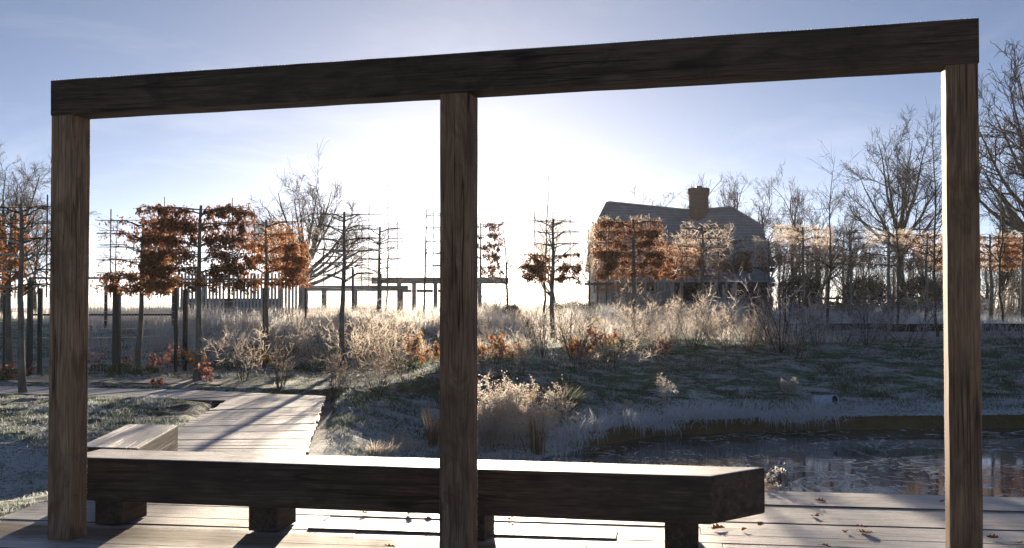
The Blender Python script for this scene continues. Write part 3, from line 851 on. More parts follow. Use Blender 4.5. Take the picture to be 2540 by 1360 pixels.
beam('bearer', (a[0], a[1] + 0.10, -0.125), (b[0], b[1] + 0.10, -0.125), 0.06, 0.12, M['weathered'], walk)

# ------------------------------------------------------------------ the big timber frame
PSI = math.atan(0.2636)
FL = Vector((-3.20, 6.957, 0)); FD = Vector((math.cos(PSI), -math.sin(PSI), 0)); FN = Vector((math.sin(PSI), math.cos(PSI), 0))
FLEN = 5.935
BEAM_Z0, BEAM_Z1 = 2.927, 3.172
frame = thing('oak_arch', 'tall dark oak frame of three posts under one beam on the deck', 'timber frame', FL)
def fr(t, n, z): return FD * t + FN * n + Vector((0, 0, z))
b = beam('beam', fr(0, 0.095, (BEAM_Z0 + BEAM_Z1) / 2), fr(FLEN, 0.095, (BEAM_Z0 + BEAM_Z1) / 2), 0.19, BEAM_Z1 - BEAM_Z0, M['oak'], frame, 0.006, 24, 0.0018, 4)
for t, s_, name in ((0.006, 0.18, 'post'), (2.845, 0.19, 'post'), (FLEN - 0.165 - 0.006, 0.165, 'post')):
    o = beam(name, fr(t + s_ / 2, 0.003 + s_ / 2, 0.004), fr(t + s_ / 2, 0.003 + s_ / 2, BEAM_Z0 - 0.001), s_, s_, M['oak_post'], frame, 0.007, 16, 0.0012, int(t * 10), FN)
rngf = np.random.RandomState(2)
def crystals(name, pos, size, parent, mat=M['frost']):
    n = len(pos)
    d = rngf.normal(size=(n, 3)); d[:, 2] = np.abs(d[:, 2]) + 0.4; d /= np.linalg.norm(d, axis=1, keepdims=True)
    s = (size * rngf.uniform(0.4, 1.5, n))[:, None]
    a = rngf.normal(size=(n, 3)); a -= d * (a * d).sum(1, keepdims=True); a /= np.linalg.norm(a, axis=1, keepdims=True); c = np.cross(d, a)
    r = s * 0.3
    V = np.stack([pos + a * r, pos - a * r * 0.5 + c * r * 0.87, pos - a * r * 0.5 - c * r * 0.87, pos + d * s], 1).reshape(-1, 3)
    o = np.arange(n)[:, None] * 4
    T = np.concatenate([o + np.array([[0, 1, 3]]), o + np.array([[1, 2, 3]]), o + np.array([[2, 0, 3]])])
    return stuffpart(put(name, mesh_np(name, V, None, T, mat=mat), None, parent))
n = 9000
tt = rngf.uniform(0.01, FLEN - 0.01, n); nn_ = rngf.uniform(0.004, 0.186, n)
pos = np.outer(tt, np.array(FD)) + np.outer(nn_, np.array(FN)) + np.array([0, 0, BEAM_Z1 - 0.001])
crystals('frost', pos, 0.007, frame)
# frost clinging to the sun-side arrises of the posts
pp = []
for t, s_ in ((0.006, 0.18), (2.845, 0.19), (FLEN - 0.171, 0.165)):
    for tt_ in (t, t + s_):
        m_ = 500
        zz = rngf.uniform(0.02, 2.9, m_)
        pp.append(np.outer(np.full(m_, tt_) + rngf.normal(0, 0.0012, m_), np.array(FD)) + np.outer(0.003 + s_ - np.abs(rngf.normal(0, 0.01, m_)), np.array(FN)) + np.outer(zz, [0, 0, 1]))
crystals('frost', np.concatenate(pp), 0.0045, frame)

# ------------------------------------------------------------------ benches
BT = 0.50
bench = thing('timber_bench', 'long heavy oak beam bench with angled end behind the frame', 'bench', (-0.9, 7.2, 0))
bl = Vector((0.9, -7.2, 0))
bang = math.atan2(6.58 - 7.43, 1.29 + 3.27)
def child_prism(name, pts, z0, z1, mat, ang, parent, **kw):
    o = prism(name, pts, z0, z1, mat, ang, parent, **kw)
    o.location = Vector(o.location) - parent.location
    return o
seat_pts = [(-3.27, 7.43), (1.29, 6.58), (1.735, 6.94), (-3.20, 7.86)]
child_prism('seat_beam', seat_pts, 0.185, BT, M['oak_bench'], bang, bench, bevel=0.014)
bd = Vector((math.cos(bang), math.sin(bang), 0)); bnv = Vector((-bd.y, bd.x, 0))
for px in (282, 655, 1160, 1690):
    c = PZ(px, 1299 + (px - 282) * 0.0536, 0)
    # front of each leg sits just behind the seat's front face
    t = (Vector((c.x, c.y, 0)) - Vector((-3.27, 7.43, 0))).dot(bd)
    q = Vector((-3.27, 7.43, 0)) + bd * t + bnv * 0.05
    w_ = 0.22
    pts = [q - bd * w_ / 2, q + bd * w_ / 2, q + bd * w_ / 2 + bnv * 0.34, q - bd * w_ / 2 + bnv * 0.34]
    child_prism('leg', [(p.x, p.y) for p in pts], 0.006, 0.1835, M['oak'], bang + math.pi / 2, bench, bevel=0.008)
n = 5000
uu = rngf.uniform(0.005, 0.995, n); vv = rngf.beta(0.8, 0.8, n)
A_, B_, C_, D_ = [np.array(p) for p in seat_pts]
xy = (A_ * (1 - uu)[:, None] + B_ * uu[:, None]) * (1 - vv)[:, None] + (D_ * (1 - uu)[:, None] + C_ * uu[:, None]) * vv[:, None]
crystals('frost', np.concatenate([xy + np.array([0.9, -7.2]), np.full((n, 1), BT - 0.001)], 1), 0.004, bench)

bench2 = thing('timber_bench', 'short oak beam bench end-on beside the boardwalk behind the long bench', 'bench', (-3.3, 8.8, 0))
pts2 = [(-3.44, 8.02), (-2.93, 7.92), (-3.13, 9.48), (-3.64, 9.58)]
child_prism('seat_beam', pts2, 0.185, BT - 0.006, M['oak_bench'], math.atan2(9.48 - 7.92, -0.2), bench2, bevel=0.012)
for yy in (8.3, 9.2):
    xx = -2.98 - (yy - 7.92) * 0.128
    child_prism('leg', [(xx - 0.4, yy), (xx, yy), (xx - 0.02, yy + 0.2), (xx - 0.42, yy + 0.2)], 0.006, 0.1835, M['oak'], 0.0, bench2, bevel=0.008)

# ------------------------------------------------------------------ house and far timber structures
def quad_obj(name, V, faces, mat, parent):
    me = bpy.data.meshes.new(name); me.from_pydata([tuple(v) for v in V], [], faces); me.materials.append(mat); me.update()
    return put(name, me, None, parent)
def slab(name, pts, thick, mat, parent):
    """planar polygon given a thickness below it"""
    pts = [Vector(p) for p in pts]; n = (pts[1] - pts[0]).cross(pts[2] - pts[0]).normalized()
    if n.z < 0: n = -n
    lo = [p - n * thick for p in pts]; k = len(pts)
    F = [list(range(k)), list(range(2 * k - 1, k - 1, -1))] + [[i, (i + 1) % k, k + (i + 1) % k, k + i] for i in range(k)]
    return quad_obj(name, pts + lo, F, mat, parent)

HX, HY, HG = 9.7, 60.0, 1.1
house = thing('barn_house', 'weatherboarded barn house with half-hipped tiled roof and brick chimney', 'house', (HX, HY, HG))
def hl(x, y, z): return Vector((x - HX, y - HY, z - HG))
HALF = 4.3
xl, xr = 4.95, 14.55
def sk(x, y): return x - 0.07 * (y - HY)                       # the gable planes lean back to the left
zr_a, zr_b, zr_c, ze = 7.82, 7.40, 7.52, 3.9
zh = 6.55                                                       # level of the half-hip eaves
fh = (zr_a - zh) / (zr_a - ze)                                  # fraction down the slope
A = hl(5.75, HY, zr_a); Bq = hl(10.9, HY + 0.9, zr_b); Cq = hl(13.05, HY, zr_c)
lf, lb = hl(sk(xl, HY - HALF * fh), HY - HALF * fh, zh), hl(sk(xl, HY + HALF * fh), HY + HALF * fh, zh)
lfe, lbe = hl(sk(xl, HY - HALF), HY - HALF, ze), hl(sk(xl, HY + HALF), HY + HALF, ze)
rf, rb = hl(xr, HY - HALF * fh, zh - 0.25), hl(xr, HY + HALF * fh, zh - 0.25)
rfe, rbe = hl(xr, HY - HALF, ze), hl(xr, HY + HALF, ze)
bfe, bbe = hl(10.9, HY - HALF + 1.0, ze), hl(10.9, HY + HALF, ze)
roof = slab('roof', [A, Bq, bfe, lfe, lf], 0.12, M['roof'], house)
slab('roof', [Bq, Cq, rf, rfe, bfe], 0.12, M['roof'], house)
slab('roof', [A, lf, lb], 0.12, M['roof'], house)
slab('roof', [Cq, rb, rf], 0.12, M['roof'], house)
slab('roof', [A, lb, lbe, bbe, Bq], 0.12, M['roof'], house)
slab('roof', [Bq, bbe, rbe, rb, Cq], 0.12, M['roof'], house)
for a_, b_ in ((A, Bq), (Bq, Cq), (A, lf), (Cq, rf)):
    up = Vector((0, 0, 0.04))
    beam('ridge_tiles', a_ + up, b_ + up, 0.26, 0.12, M['roof'], house, bevel=0.04)
for a_, b_ in ((lf, lb), (rf, rb), (lfe, bfe), (bfe, rfe)):
    up = Vector((0, 0, -0.24))
    beam('fascia', a_ + up, b_ + up, 0.06, 0.24, M['board_dark'], house)
# walls: a body and the boards on it
def wall_body(name, pts, mat):
    return quad_obj(name, pts, [list(range(len(pts)))], mat, house)
g0 = HG - 0.3
ins = 0.3
def W(x, y, z): return hl(x, y, z)
wl_x = xl + ins; wr_x = xr - ins
wall_body('gable_wall', [W(sk(wl_x, HY - HALF + ins), HY - HALF + ins, g0), W(sk(wl_x, HY + HALF - ins), HY + HALF - ins, g0), W(sk(wl_x, HY + HALF - ins), HY + HALF - ins, ze + 0.1), W(sk(wl_x, HY + HALF * fh), HY + HALF * fh, zh - 0.2), W(sk(wl_x, HY - HALF * fh), HY - HALF * fh, zh - 0.2), W(sk(wl_x, HY - HALF + ins), HY - HALF + ins, ze + 0.1)], M['pale_lit'])
wall_body('gable_wall', [W(wr_x, HY - HALF + ins, g0), W(wr_x, HY + HALF - ins, g0), W(wr_x, HY + HALF - ins, ze + 0.1), W(wr_x, HY + HALF * fh, zh - 0.4), W(wr_x, HY - HALF * fh, zh - 0.4), W(wr_x, HY - HALF + ins, ze + 0.1)], M['board_dark'])
wall_body('front_wall', [W(sk(wl_x, HY - HALF + ins), HY - HALF + ins, g0), W(10.9, HY - HALF + ins + 1, g0), W(10.9, HY - HALF + ins + 1, ze - 0.05), W(sk(wl_x, HY - HALF + ins), HY - HALF + ins, ze - 0.05)], M['board_dark'])
wall_body('front_wall', [W(10.9, HY - HALF + ins + 1, g0), W(wr_x, HY - HALF + ins, g0), W(wr_x, HY - HALF + ins, ze - 0.05), W(10.9, HY - HALF + ins + 1, ze - 0.05)], M['board_dark'])
wall_body('back_wall', [W(sk(wl_x, HY + HALF - ins), HY + HALF - ins, g0), W(wr_x, HY + HALF - ins, g0), W(wr_x, HY + HALF - ins, ze), W(sk(wl_x, HY + HALF - ins), HY + HALF - ins, ze)], M['board_dark'])
for z in np.arange(g0 + 0.4, ze - 0.1, 0.2):
    beam('weatherboard', W(sk(wl_x, HY - HALF + ins) - 0.02, HY - HALF + ins - 0.03, z), W(10.88, HY - HALF + ins + 0.97, z), 0.03, 0.185, M['board_dark'], house, bevel=0)
    beam('weatherboard', W(10.92, HY - HALF + ins + 0.97, z), W(wr_x + 0.02, HY - HALF + ins - 0.03, z), 0.03, 0.185, M['board_dark'], house, bevel=0)
for z in np.arange(g0 + 0.4, zh - 0.5, 0.2):
    hw = HALF - ins if z < ze else HALF * (1 - (z - ze) / (zr_a - ze)) - 0.1
    beam('weatherboard', W(sk(wl_x, HY - hw) - 0.03, HY - hw, z), W(sk(wl_x, HY + hw) - 0.03, HY + hw, z), 0.03, 0.185, M['pale_lit'], house, bevel=0)
for wx_ in (12.0, 13.3):
    f = beam('window', W(wx_ - 0.4, HY - HALF + ins - 0.03 + 0.25 * (13.5 - wx_), 2.9), W(wx_ + 0.4, HY - HALF + ins - 0.03 + 0.25 * (13.5 - wx_) - 0.2, 2.9), 0.12, 0.9, M['weathered'], house)
    pn = put('pane', box_mesh('pane', 0.64, 0.02, 0.74, M['glass']), None, f, (0, -0.06, 0))
# lean-to with an open dark front
lt = [hl(8.2, 52.0, 3.0), hl(13.6, 52.0, 3.0), hl(13.6, HY - HALF + 0.25, 3.75), hl(8.2, HY - HALF + 0.25, 3.75)]
slab('lean_to_roof', lt, 0.12, M['roof'], house)
for x in (8.4, 9.9, 11.6, 13.3):
    beam('lean_to_post', hl(x, 52.2, g0), hl(x, 52.2, 2.86), 0.16, 0.16, M['board_dark'], house)
beam('lean_to_beam', hl(8.2, 52.2, 2.76), hl(13.6, 52.2, 2.76), 0.14, 0.2, M['board_dark'], house)
quad_obj('lean_to_shade', [hl(8.3, 55.6, g0), hl(13.5, 55.6, g0), hl(13.5, 55.6, 3.3), hl(8.3, 55.6, 3.3)], [[0, 1, 2, 3]], M['interior_shade'], house)  # near-black sheet, the lean-to's inner shade painted as colour
# round brick chimney with a corbelled head
cx, cy = XA(1734, 60.6), 60.6
prof = [(0.58, 5.8), (0.58, 7.55), (0.62, 7.6), (0.60, 7.7), (0.585, 7.75), (0.585, 8.35), (0.64, 8.42), (0.66, 8.5), (0.66, 8.72), (0.60, 8.75), (0.40, 8.75), (0.36, 8.4)]
k = 20
V = []; Fq = []
for r_, z_ in prof:
    for i in range(k):
        a_ = 2 * math.pi * i / k; V.append((r_ * math.cos(a_), r_ * math.sin(a_), z_ - 5.8))
for j in range(len(prof) - 1):
    for i in range(k):
        Fq.append([j * k + i, j * k + (i + 1) % k, (j + 1) * k + (i + 1) % k, (j + 1) * k + i])
ch = quad_obj('chimney', V, Fq, M['brick'], house); ch.location = hl(cx, cy, 5.8)
cowl = put('cowl', box_mesh('cowl', 0.34, 0.34, 0.10, M['black_metal'], 0.01), None, ch, (0, 0, 3.04))
for s_ in (-1, 1):
    put('cowl_leg', box_mesh('cowl_leg', 0.03, 0.03, 0.25, M['black_metal']), None, ch, (0.14 * s_, 0, 2.9))

# pale boarded screen wall in front of the house, with a row of openings
SY = 45.0
sx0, sx1 = XA(1478, SY), XA(1660, SY)
szg = HZ((sx0 + sx1) / 2, SY)
screen = thing('timber_screen', 'pale vertical boarded screen wall with a row of square openings before the house', 'screen wall', ((sx0 + sx1) / 2, SY, szg))
def sl(x, z, dy=0.0): return Vector((x - (sx0 + sx1) / 2, dy, z - szg))
ztop, zo1, zo0 = 3.25, 2.75, 2.25
def boards(x0, x1, z0, z1, wd, name='board', mat_=None):
    n_ = max(1, int(round((x1 - x0) / wd))); w_ = (x1 - x0) / n_
    for i in range(n_):
        xx = x0 + (i + 0.5) * w_
        o = put(name, box_mesh(name, z1 - z0, w_ - 0.012, 0.03, M['screen']), None, screen, sl(xx, (z0 + z1) / 2, rnd.uniform(-0.006, 0.006)), (0, math.pi / 2, math.pi / 2))
boards(sx0, sx1, zo1 + 0.06, ztop, 0.16)
boards(sx0, sx1, szg, zo0 - 0.06, 0.16)
for z in (zo0, zo1, ztop + 0.03):
    beam('rail', sl(sx0, z, -0.02), sl(sx1, z, -0.02), 0.10, 0.11, M['screen'], screen)
for x in np.linspace(sx0 + 0.03, sx1 - 0.62, 7):
    beam('mullion', sl(x, zo0 + 0.055), sl(x, zo1 - 0.055), 0.08, 0.09, M['screen'], screen)
boards(sx1 - 0.55, sx1, zo0 + 0.056, zo1 - 0.056, 0.14)
beam('corner_post', sl(sx1 + 0.12, szg - 0.2), sl(sx1 + 0.12, ztop + 0.1), 0.2, 0.2, M['screen'], screen)
quad_obj('backing', [sl(sx0, zo0, 1.2), sl(sx1, zo0, 1.2), sl(sx1, zo1, 1.2), sl(sx0, zo1, 1.2)], [[0, 1, 2, 3]], M['weathered'], screen)

# low trellis rail left of the screen
tx0, tx1, tY = XA(1455, 42), XA(1510, 42), 42.0
tz = HZ(tx0, tY)
tr = thing('plant_rail', 'small wooden plant rail with three stakes left of the screen wall', 'plant rail', (tx0, tY, tz))
for i, x in enumerate(np.linspace(0.1, tx1 - tx0 - 0.1, 3)):
    beam('stake', (x, 0, -0.1), (x, 0, 1.62 - 0.03 * i), 0.06, 0.06, M['weathered'], tr)
beam('rail', (-0.1, -0.05, 1.45), (tx1 - tx0 + 0.1, -0.05, 1.45), 0.04, 0.1, M['weathered'], tr)

# chunky far timber frames seen against the light
def far_frame(pxs, ytop, Y, yth, label, rail=None, depth=0.24):
    z1 = P(1000, ytop, Y).z; th = yth / F_PX * Y
    x0, x1 = XA(pxs[0], Y), XA(pxs[-1], Y); zg = HZ((x0 + x1) / 2, Y)
    t = thing('timber_barrier', label, 'timber barrier', ((x0 + x1) / 2, Y, zg))
    c = (x0 + x1) / 2
    beam('beam', (x0 - c, 0, z1 - th / 2 - zg), (x1 - c, 0, z1 - th / 2 - zg), depth, th, M['screen'], t)  # pale boards put haze and sun glare into the timber colour
    for p_ in pxs[1:-1]:
        beam('post', (XA(p_, Y) - c, 0, -0.2), (XA(p_, Y) - c, 0, z1 - th - zg - 0.002), 0.18, 0.18, M['screen'], t)
    if rail:
        zr = P(1000, rail, Y).z - zg
        for a_, b_ in zip(pxs[1:-2], pxs[2:-1]):
            beam('rail', (XA(a_, Y) - c + 0.112, 0, zr), (XA(b_, Y) - c - 0.112, 0, zr), 0.08, 0.12, M['weathered'], t)
far_frame([755, 804, 880, 994, 1012], 709, 40.0, 13, 'low timber beam on posts behind the leafless trained trees', None)
far_frame([922, 990, 1027, 1080, 1190, 1262], 689, 46.0, 15, 'higher timber beam on posts crossing behind the centre post', 722)

# slatted timber fence behind the wire fence
SFY = 37.0
fx0, fx1 = XA(438, SFY), XA(756, SFY)
zg = HZ((fx0 + fx1) / 2, SFY)
sf = thing('slatted_fence', 'tall grey vertical slatted fence behind the wire fence', 'fence', ((fx0 + fx1) / 2, SFY, zg))
cxm = (fx0 + fx1) / 2
slat_me = box_mesh('slat', 1.75, 0.075, 0.03, M['pale_lit'])  # slats coloured pale for the sunlight coming through the fence
ns = int((fx1 - fx0) / 0.125)
for i in range(ns):
    x = fx0 - cxm + (i + 0.5) * (fx1 - fx0) / ns
    if abs(x - (XA(567, SFY) - cxm)) < 0.1: continue
    put('slat', slat_me, None, sf, (x, rnd.uniform(-0.004, 0.004), 1.0 + rnd.uniform(-0.02, 0.02)), (0, math.pi / 2, math.pi / 2))
for z in (0.35, 1.65):
    beam('rail', (fx0 - cxm, 0.06, z), (fx1 - cxm, 0.06, z), 0.05, 0.09, M['weathered'], sf)
for x in np.linspace(fx0 - cxm, fx1 - cxm, 6):
    beam('post', (x, 0.14, -0.1), (x, 0.14, 1.8), 0.1, 0.1, M['weathered'], sf)
quad_obj('solid_panel', [(fx0 - cxm + 0.1, 0.09, 0.05), (XA(692, SFY) - cxm, 0.09, 0.05), (XA(692, SFY) - cxm, 0.09, 0.95), (fx0 - cxm + 0.1, 0.09, 0.95)], [[0, 1, 2, 3]], M['weathered'], sf)

# ------------------------------------------------------------------ welded wire fence on black posts
def fence_pt(px, Y):
    x = XA(px, Y); return Vector((x, Y, float(height(x, Y, False))))
fpts = [(-60, 24.6, .06), (12, 24.4, .06), (100, 23.4, .085), (290, 23.6, .15), (460, 25.0, .095), (655, 28.0, .07), (758, 31.0, .06), (875, 36.0, .07), (944, 42.0, .1)]
o0 = fence_pt(290, 23.6)
wf = thing('wire_fence', 'welded wire mesh fence on black posts beyond the left border', 'fence', o0)
FH = 1.95
pts_f = [fence_pt(a, y) for a, y, _ in fpts]
for p_, (a, y, w_) in zip(pts_f, fpts):
    q = p_ - o0
    beam('post', q + Vector((0, 0, -0.3)), q + Vector((0, 0, FH + 0.06)), w_, w_, M['black_metal'], wf, 0.004)
beam('post', fence_pt(75, 22.9) - o0 + Vector((0, 0, -0.3)), fence_pt(75, 22.9) - o0 + Vector((0, 0, FH + 0.22)), 0.10, 0.10, M['black_metal'], wf, 0.004)
beam('post', fence_pt(437, 24.75) - o0 + Vector((0, 0, -0.3)), fence_pt(437, 24.75) - o0 + Vector((0, 0, FH + 0.1)), 0.07, 0.07, M['black_metal'], wf, 0.004)
def wires(a, b, h, vs=0.075, hs=0.2, r=0.0042):
    L_ = (b - a).xy.length; nv = int(L_ / vs)
    t = (np.arange(nv) + 0.5) / nv
    A3, B3 = np.array(a), np.array(b)
    base = A3 + np.outer(t, B3 - A3)
    Pv = np.stack([base + [0, 0, 0.04], base + [0, 0, h]], 1)
    zs = np.arange(0.06, h, hs)
    Ph = np.stack([np.stack([A3 + [0, 0, z], B3 + [0, 0, z]]) for z in zs])
    return tube_mesh('mesh_panel', [(Pv, np.full(Pv.shape[:2], r), 3), (Ph, np.full(Ph.shape[:2], r * 1.4), 3)], M['wire'], False)
for a, b in zip(pts_f[:-1], pts_f[1:]):
    nseg = max(1, int(round((b - a).length / 2.5)))
    for i in range(nseg):
        p0 = a.lerp(b, i / nseg) - o0; p1 = a.lerp(b, (i + 1) / nseg) - o0
        stuffpart(put('mesh_panel', wires(p0 + (p1 - p0) * 0.01, p1 - (p1 - p0) * 0.01, FH), None, wf))
# black framed mesh gate standing on the mound behind
gY = 30.5
gz = P(300, 781, gY).z
gx0, gx1 = XA(72, gY), XA(432, gY)
gt = thing('mesh_gate', 'wide black framed mesh panel on the mound behind the wire fence', 'gate', ((gx0 + gx1) / 2, gY, gz))
gw = gx1 - gx0; gh = P(300, 690, gY).z - gz
for z in (0.0, gh):
    beam('frame_rail', (-gw / 2, 0, z), (gw / 2, 0, z), 0.06, 0.06, M['black_metal'], gt)
for x in (-gw / 2 + 0.03, -gw / 2 + gw * 0.53, gw / 2 - 0.03):
    beam('frame_post', (x, 0.0, -0.9), (x, 0.0, gh + 0.03), 0.075, 0.07, M['black_metal'], gt)
stuffpart(put('mesh_panel', wires(Vector((-gw / 2, 0.04, 0)), Vector((gw / 2, 0.04, 0)), gh, 0.09, 0.22, 0.003), None, gt))

# retaining sleepers of the raised bed on the right, each a timber
for pxa, pxb, Y, lab in ((2212, 2365, 30.9, 'dark timber sleeper edging the raised bed left of the right post'), (2440, 2620, 30.9, 'dark timber sleeper edging the raised bed at the right edge'), (1905, 2205, 31.6, 'dark timber sleeper half hidden by shrubs along the far path')):
    a = Vector((XA(pxa, Y), Y, 0)); b = Vector((XA(pxb, Y), Y + 0.3, 0))
    z = HZ((a.x + b.x) / 2, Y) + 0.12
    o = beam('timber_sleeper', (a.x, a.y, z), (b.x, b.y, z), 0.2, 0.26, M['sleeper'], None, 0.012)
    tag(o, lab, 'sleeper', 'sleepers of the raised bed')

# drain pipe in the bank
dp = P(2050, 996, 18.35); dp.z = HZ(dp.x, dp.y) + 0.15
dr = thing('drain_pipe', 'grey plastic drain pipe end sticking out of the far bank', 'pipe', dp)
bm = bmesh.new()
k = 24
def ringv(r, y): return [bm.verts.new((r * math.cos(2 * math.pi * i / k), y, r * math.sin(2 * math.pi * i / k))) for i in range(k)]
r1, r2, r3, r4 = ringv(0.095, 0.25), ringv(0.095, -0.22), ringv(0.084, -0.22), ringv(0.084, 0.25)
for p_, q_ in ((r1, r2), (r2, r3), (r3, r4)):
    for i in range(k): bm.faces.new((p_[i], p_[(i + 1) % k], q_[(i + 1) % k], q_[i]))
put('barrel', mesh_bm('barrel', bm, M['pipe'], True), None, dr, (0, 0, 0), (math.radians(-6), 0, math.radians(-32 + 60)))
bm = bmesh.new(); vs_ = [bm.verts.new((0.0845 * math.cos(2 * math.pi * i / k), -0.19, 0.0845 * math.sin(2 * math.pi * i / k))) for i in range(k)]; bm.faces.new(vs_)
put('shade_disc', mesh_bm('shade_disc', bm, M['pipe_shade']), None, dr, (0, 0, 0), (math.radians(-6), 0, math.radians(28)))  # near-black disc across the bore paints the shade inside the pipe

# parked car beyond the trees
cY = 74.0
cpos = Vector((XA(2378, cY), cY, HZ(XA(2378, cY), cY)))
car = thing('parked_car', 'pale blue car parked under the trees, half hidden by the right post', 'car', cpos, math.radians(176))
side = [(-2.0, 0.35), (-2.05, 0.75), (-1.75, 0.95), (-1.1, 1.42), (0.35, 1.46), (1.0, 1.0), (1.85, 0.86), (2.05, 0.62), (2.0, 0.32)]
bm = bmesh.new()
rows = []
for y_, sxx in ((-0.84, 1.0), (-0.6, 1.02), (0.6, 1.02), (0.84, 1.0)):
    rows.append([bm.verts.new((x * sxx, y_ * (0.82 if z > 1.1 else 1.0), z)) for x, z in side])
for p_, q_ in zip(rows[:-1], rows[1:]):
    for i in range(len(side)): bm.faces.new((p_[i], p_[(i + 1) % len(side)], q_[(i + 1) % len(side)], q_[i]))
bm.faces.new(rows[0][::-1]); bm.faces.new(rows[-1])
put('body', mesh_bm('body', bm, M['car'], False), None, car)
for s_ in (-1, 1):
    quad_obj('side_window', [(-1.5, s_ * 0.856, 0.98), (0.75, s_ * 0.856, 0.98), (0.28, s_ * 0.73, 1.36), (-1.0, s_ * 0.73, 1.36)], [[0, 1, 2, 3]], M['glass'], car)
    put('headlight', box_mesh('headlight', 0.12, 0.34, 0.14, M['lamp_glass'], 0.03), None, car, (1.97, s_ * 0.6, 0.68))
    for x in (-1.25, 1.25):
        bm = bmesh.new(); bmesh.ops.create_cone(bm, cap_ends=True, segments=20, radius1=0.31, radius2=0.31, depth=0.2)
        w_ = put('wheel', mesh_bm('wheel', bm, M['tyre']), None, car, (x, s_ * 0.78, 0.31), (math.pi / 2, 0, 0))
        bm = bmesh.new(); bmesh.ops.create_cone(bm, cap_ends=True, segments=16, radius1=0.2, radius2=0.18, depth=0.21)
        put('rim', mesh_bm('rim', bm, M['rim']), None, w_)
quad_obj('windscreen', [(0.42, -0.66, 1.40), (0.98, -0.78, 1.04), (0.98, 0.78, 1.04), (0.42, 0.66, 1.40)], [[0, 1, 2, 3]], M['glass'], car)

# ------------------------------------------------------------------ bare trees
def tree_meshes(seed, H, spread=1.0, trunk_r=0.16, fork=0.34, upright=0.03, n=(9, 50, 260, 1100, 3200), minr=0.010, ang=0.75, wander=0.16):
    rng = np.random.RandomState(seed)
    m = 9
    t = np.linspace(0, 1, m)
    tr_ = np.stack([np.cumsum(rng.normal(0, 0.012 * H, m)) * (t > 0.1), np.cumsum(rng.normal(0, 0.012 * H, m)) * (t > 0.1), t * H * 0.72], 1)[None]
    rr_ = (trunk_r * (1 - 0.8 * t) * (1 + 0.5 * np.exp(-t * 14)))[None]
    p1, r1_ = grow(rng, tr_, rr_, n[0], fork, 0.95, ang, 0.18, 0.62 * spread, 0.15, 0.62, 7, wander, upright, 0.25, minr)
    p2, r2_ = grow(rng, p1, r1_, n[1], 0.15, 1.0, 0.65, 0.2, 0.55, 0.2, 0.6, 6, wander * 1.1, upright, 0.3, minr)
    p3, r3_ = grow(rng, np.concatenate([p2]), r2_, n[2], 0.1, 1.0, 0.65, 0.2, 0.55, 0.2, 0.6, 5, wander * 1.2, upright * 1.5, 0.3, minr)
    p4, r4_ = grow(rng, p3, r3_, n[3], 0.1, 1.0, 0.7, 0.2, 0.6, 0.25, 0.7, 4, wander * 1.2, upright * 1.5, 0.3, minr)
    p5, r5_ = grow(rng, p4, r4_, n[4], 0.1, 1.0, 0.7, 0.25, 0.7, 0.3, 0.8, 3, wander * 1.2, upright, 0.2, minr * 0.8)
    trunk = tube_mesh('trunk', [(tr_, rr_, 10), (p1, r1_, 7)], M['bark_dark'])
    crown = tube_mesh('crown', [(p2, r2_, 5), (p3, r3_, 4), (p4, r4_, 3), (p5, r5_, 3)], M['twig_oak'])
    return trunk, crown
def use_mat(o, mat):
    """own material on a shared mesh"""
    if mat is not None:
        o.material_slots[0].link = 'OBJECT'; o.material_slots[0].material = mat
    return o
def with_mat(me, mat):
    me.materials.clear(); me.materials.append(mat); return me
def place_tree(meshes, name, label, px, Y, ytop, H0, rz=0.0, wide=1.0, group=None, base=None, bark=None, twig=None):
    x = XA(px, Y); zg = HZ(x, Y) if base is None else base
    h = P(px, ytop, Y).z - zg
    s = h / H0
    t = thing(name, label, 'tree', (x, Y, zg - 0.05), rz, group, (s * wide, s * wide, s))
    use_mat(put('trunk', meshes[0], None, t), bark)
    use_mat(put('crown', meshes[1], None, t), twig)
    return t
def top_of(me): 
    a = np.empty(len(me.vertices) * 3, np.float32); me.vertices.foreach_get("co", a); return float(np.percentile(a[2::3], 99.8))
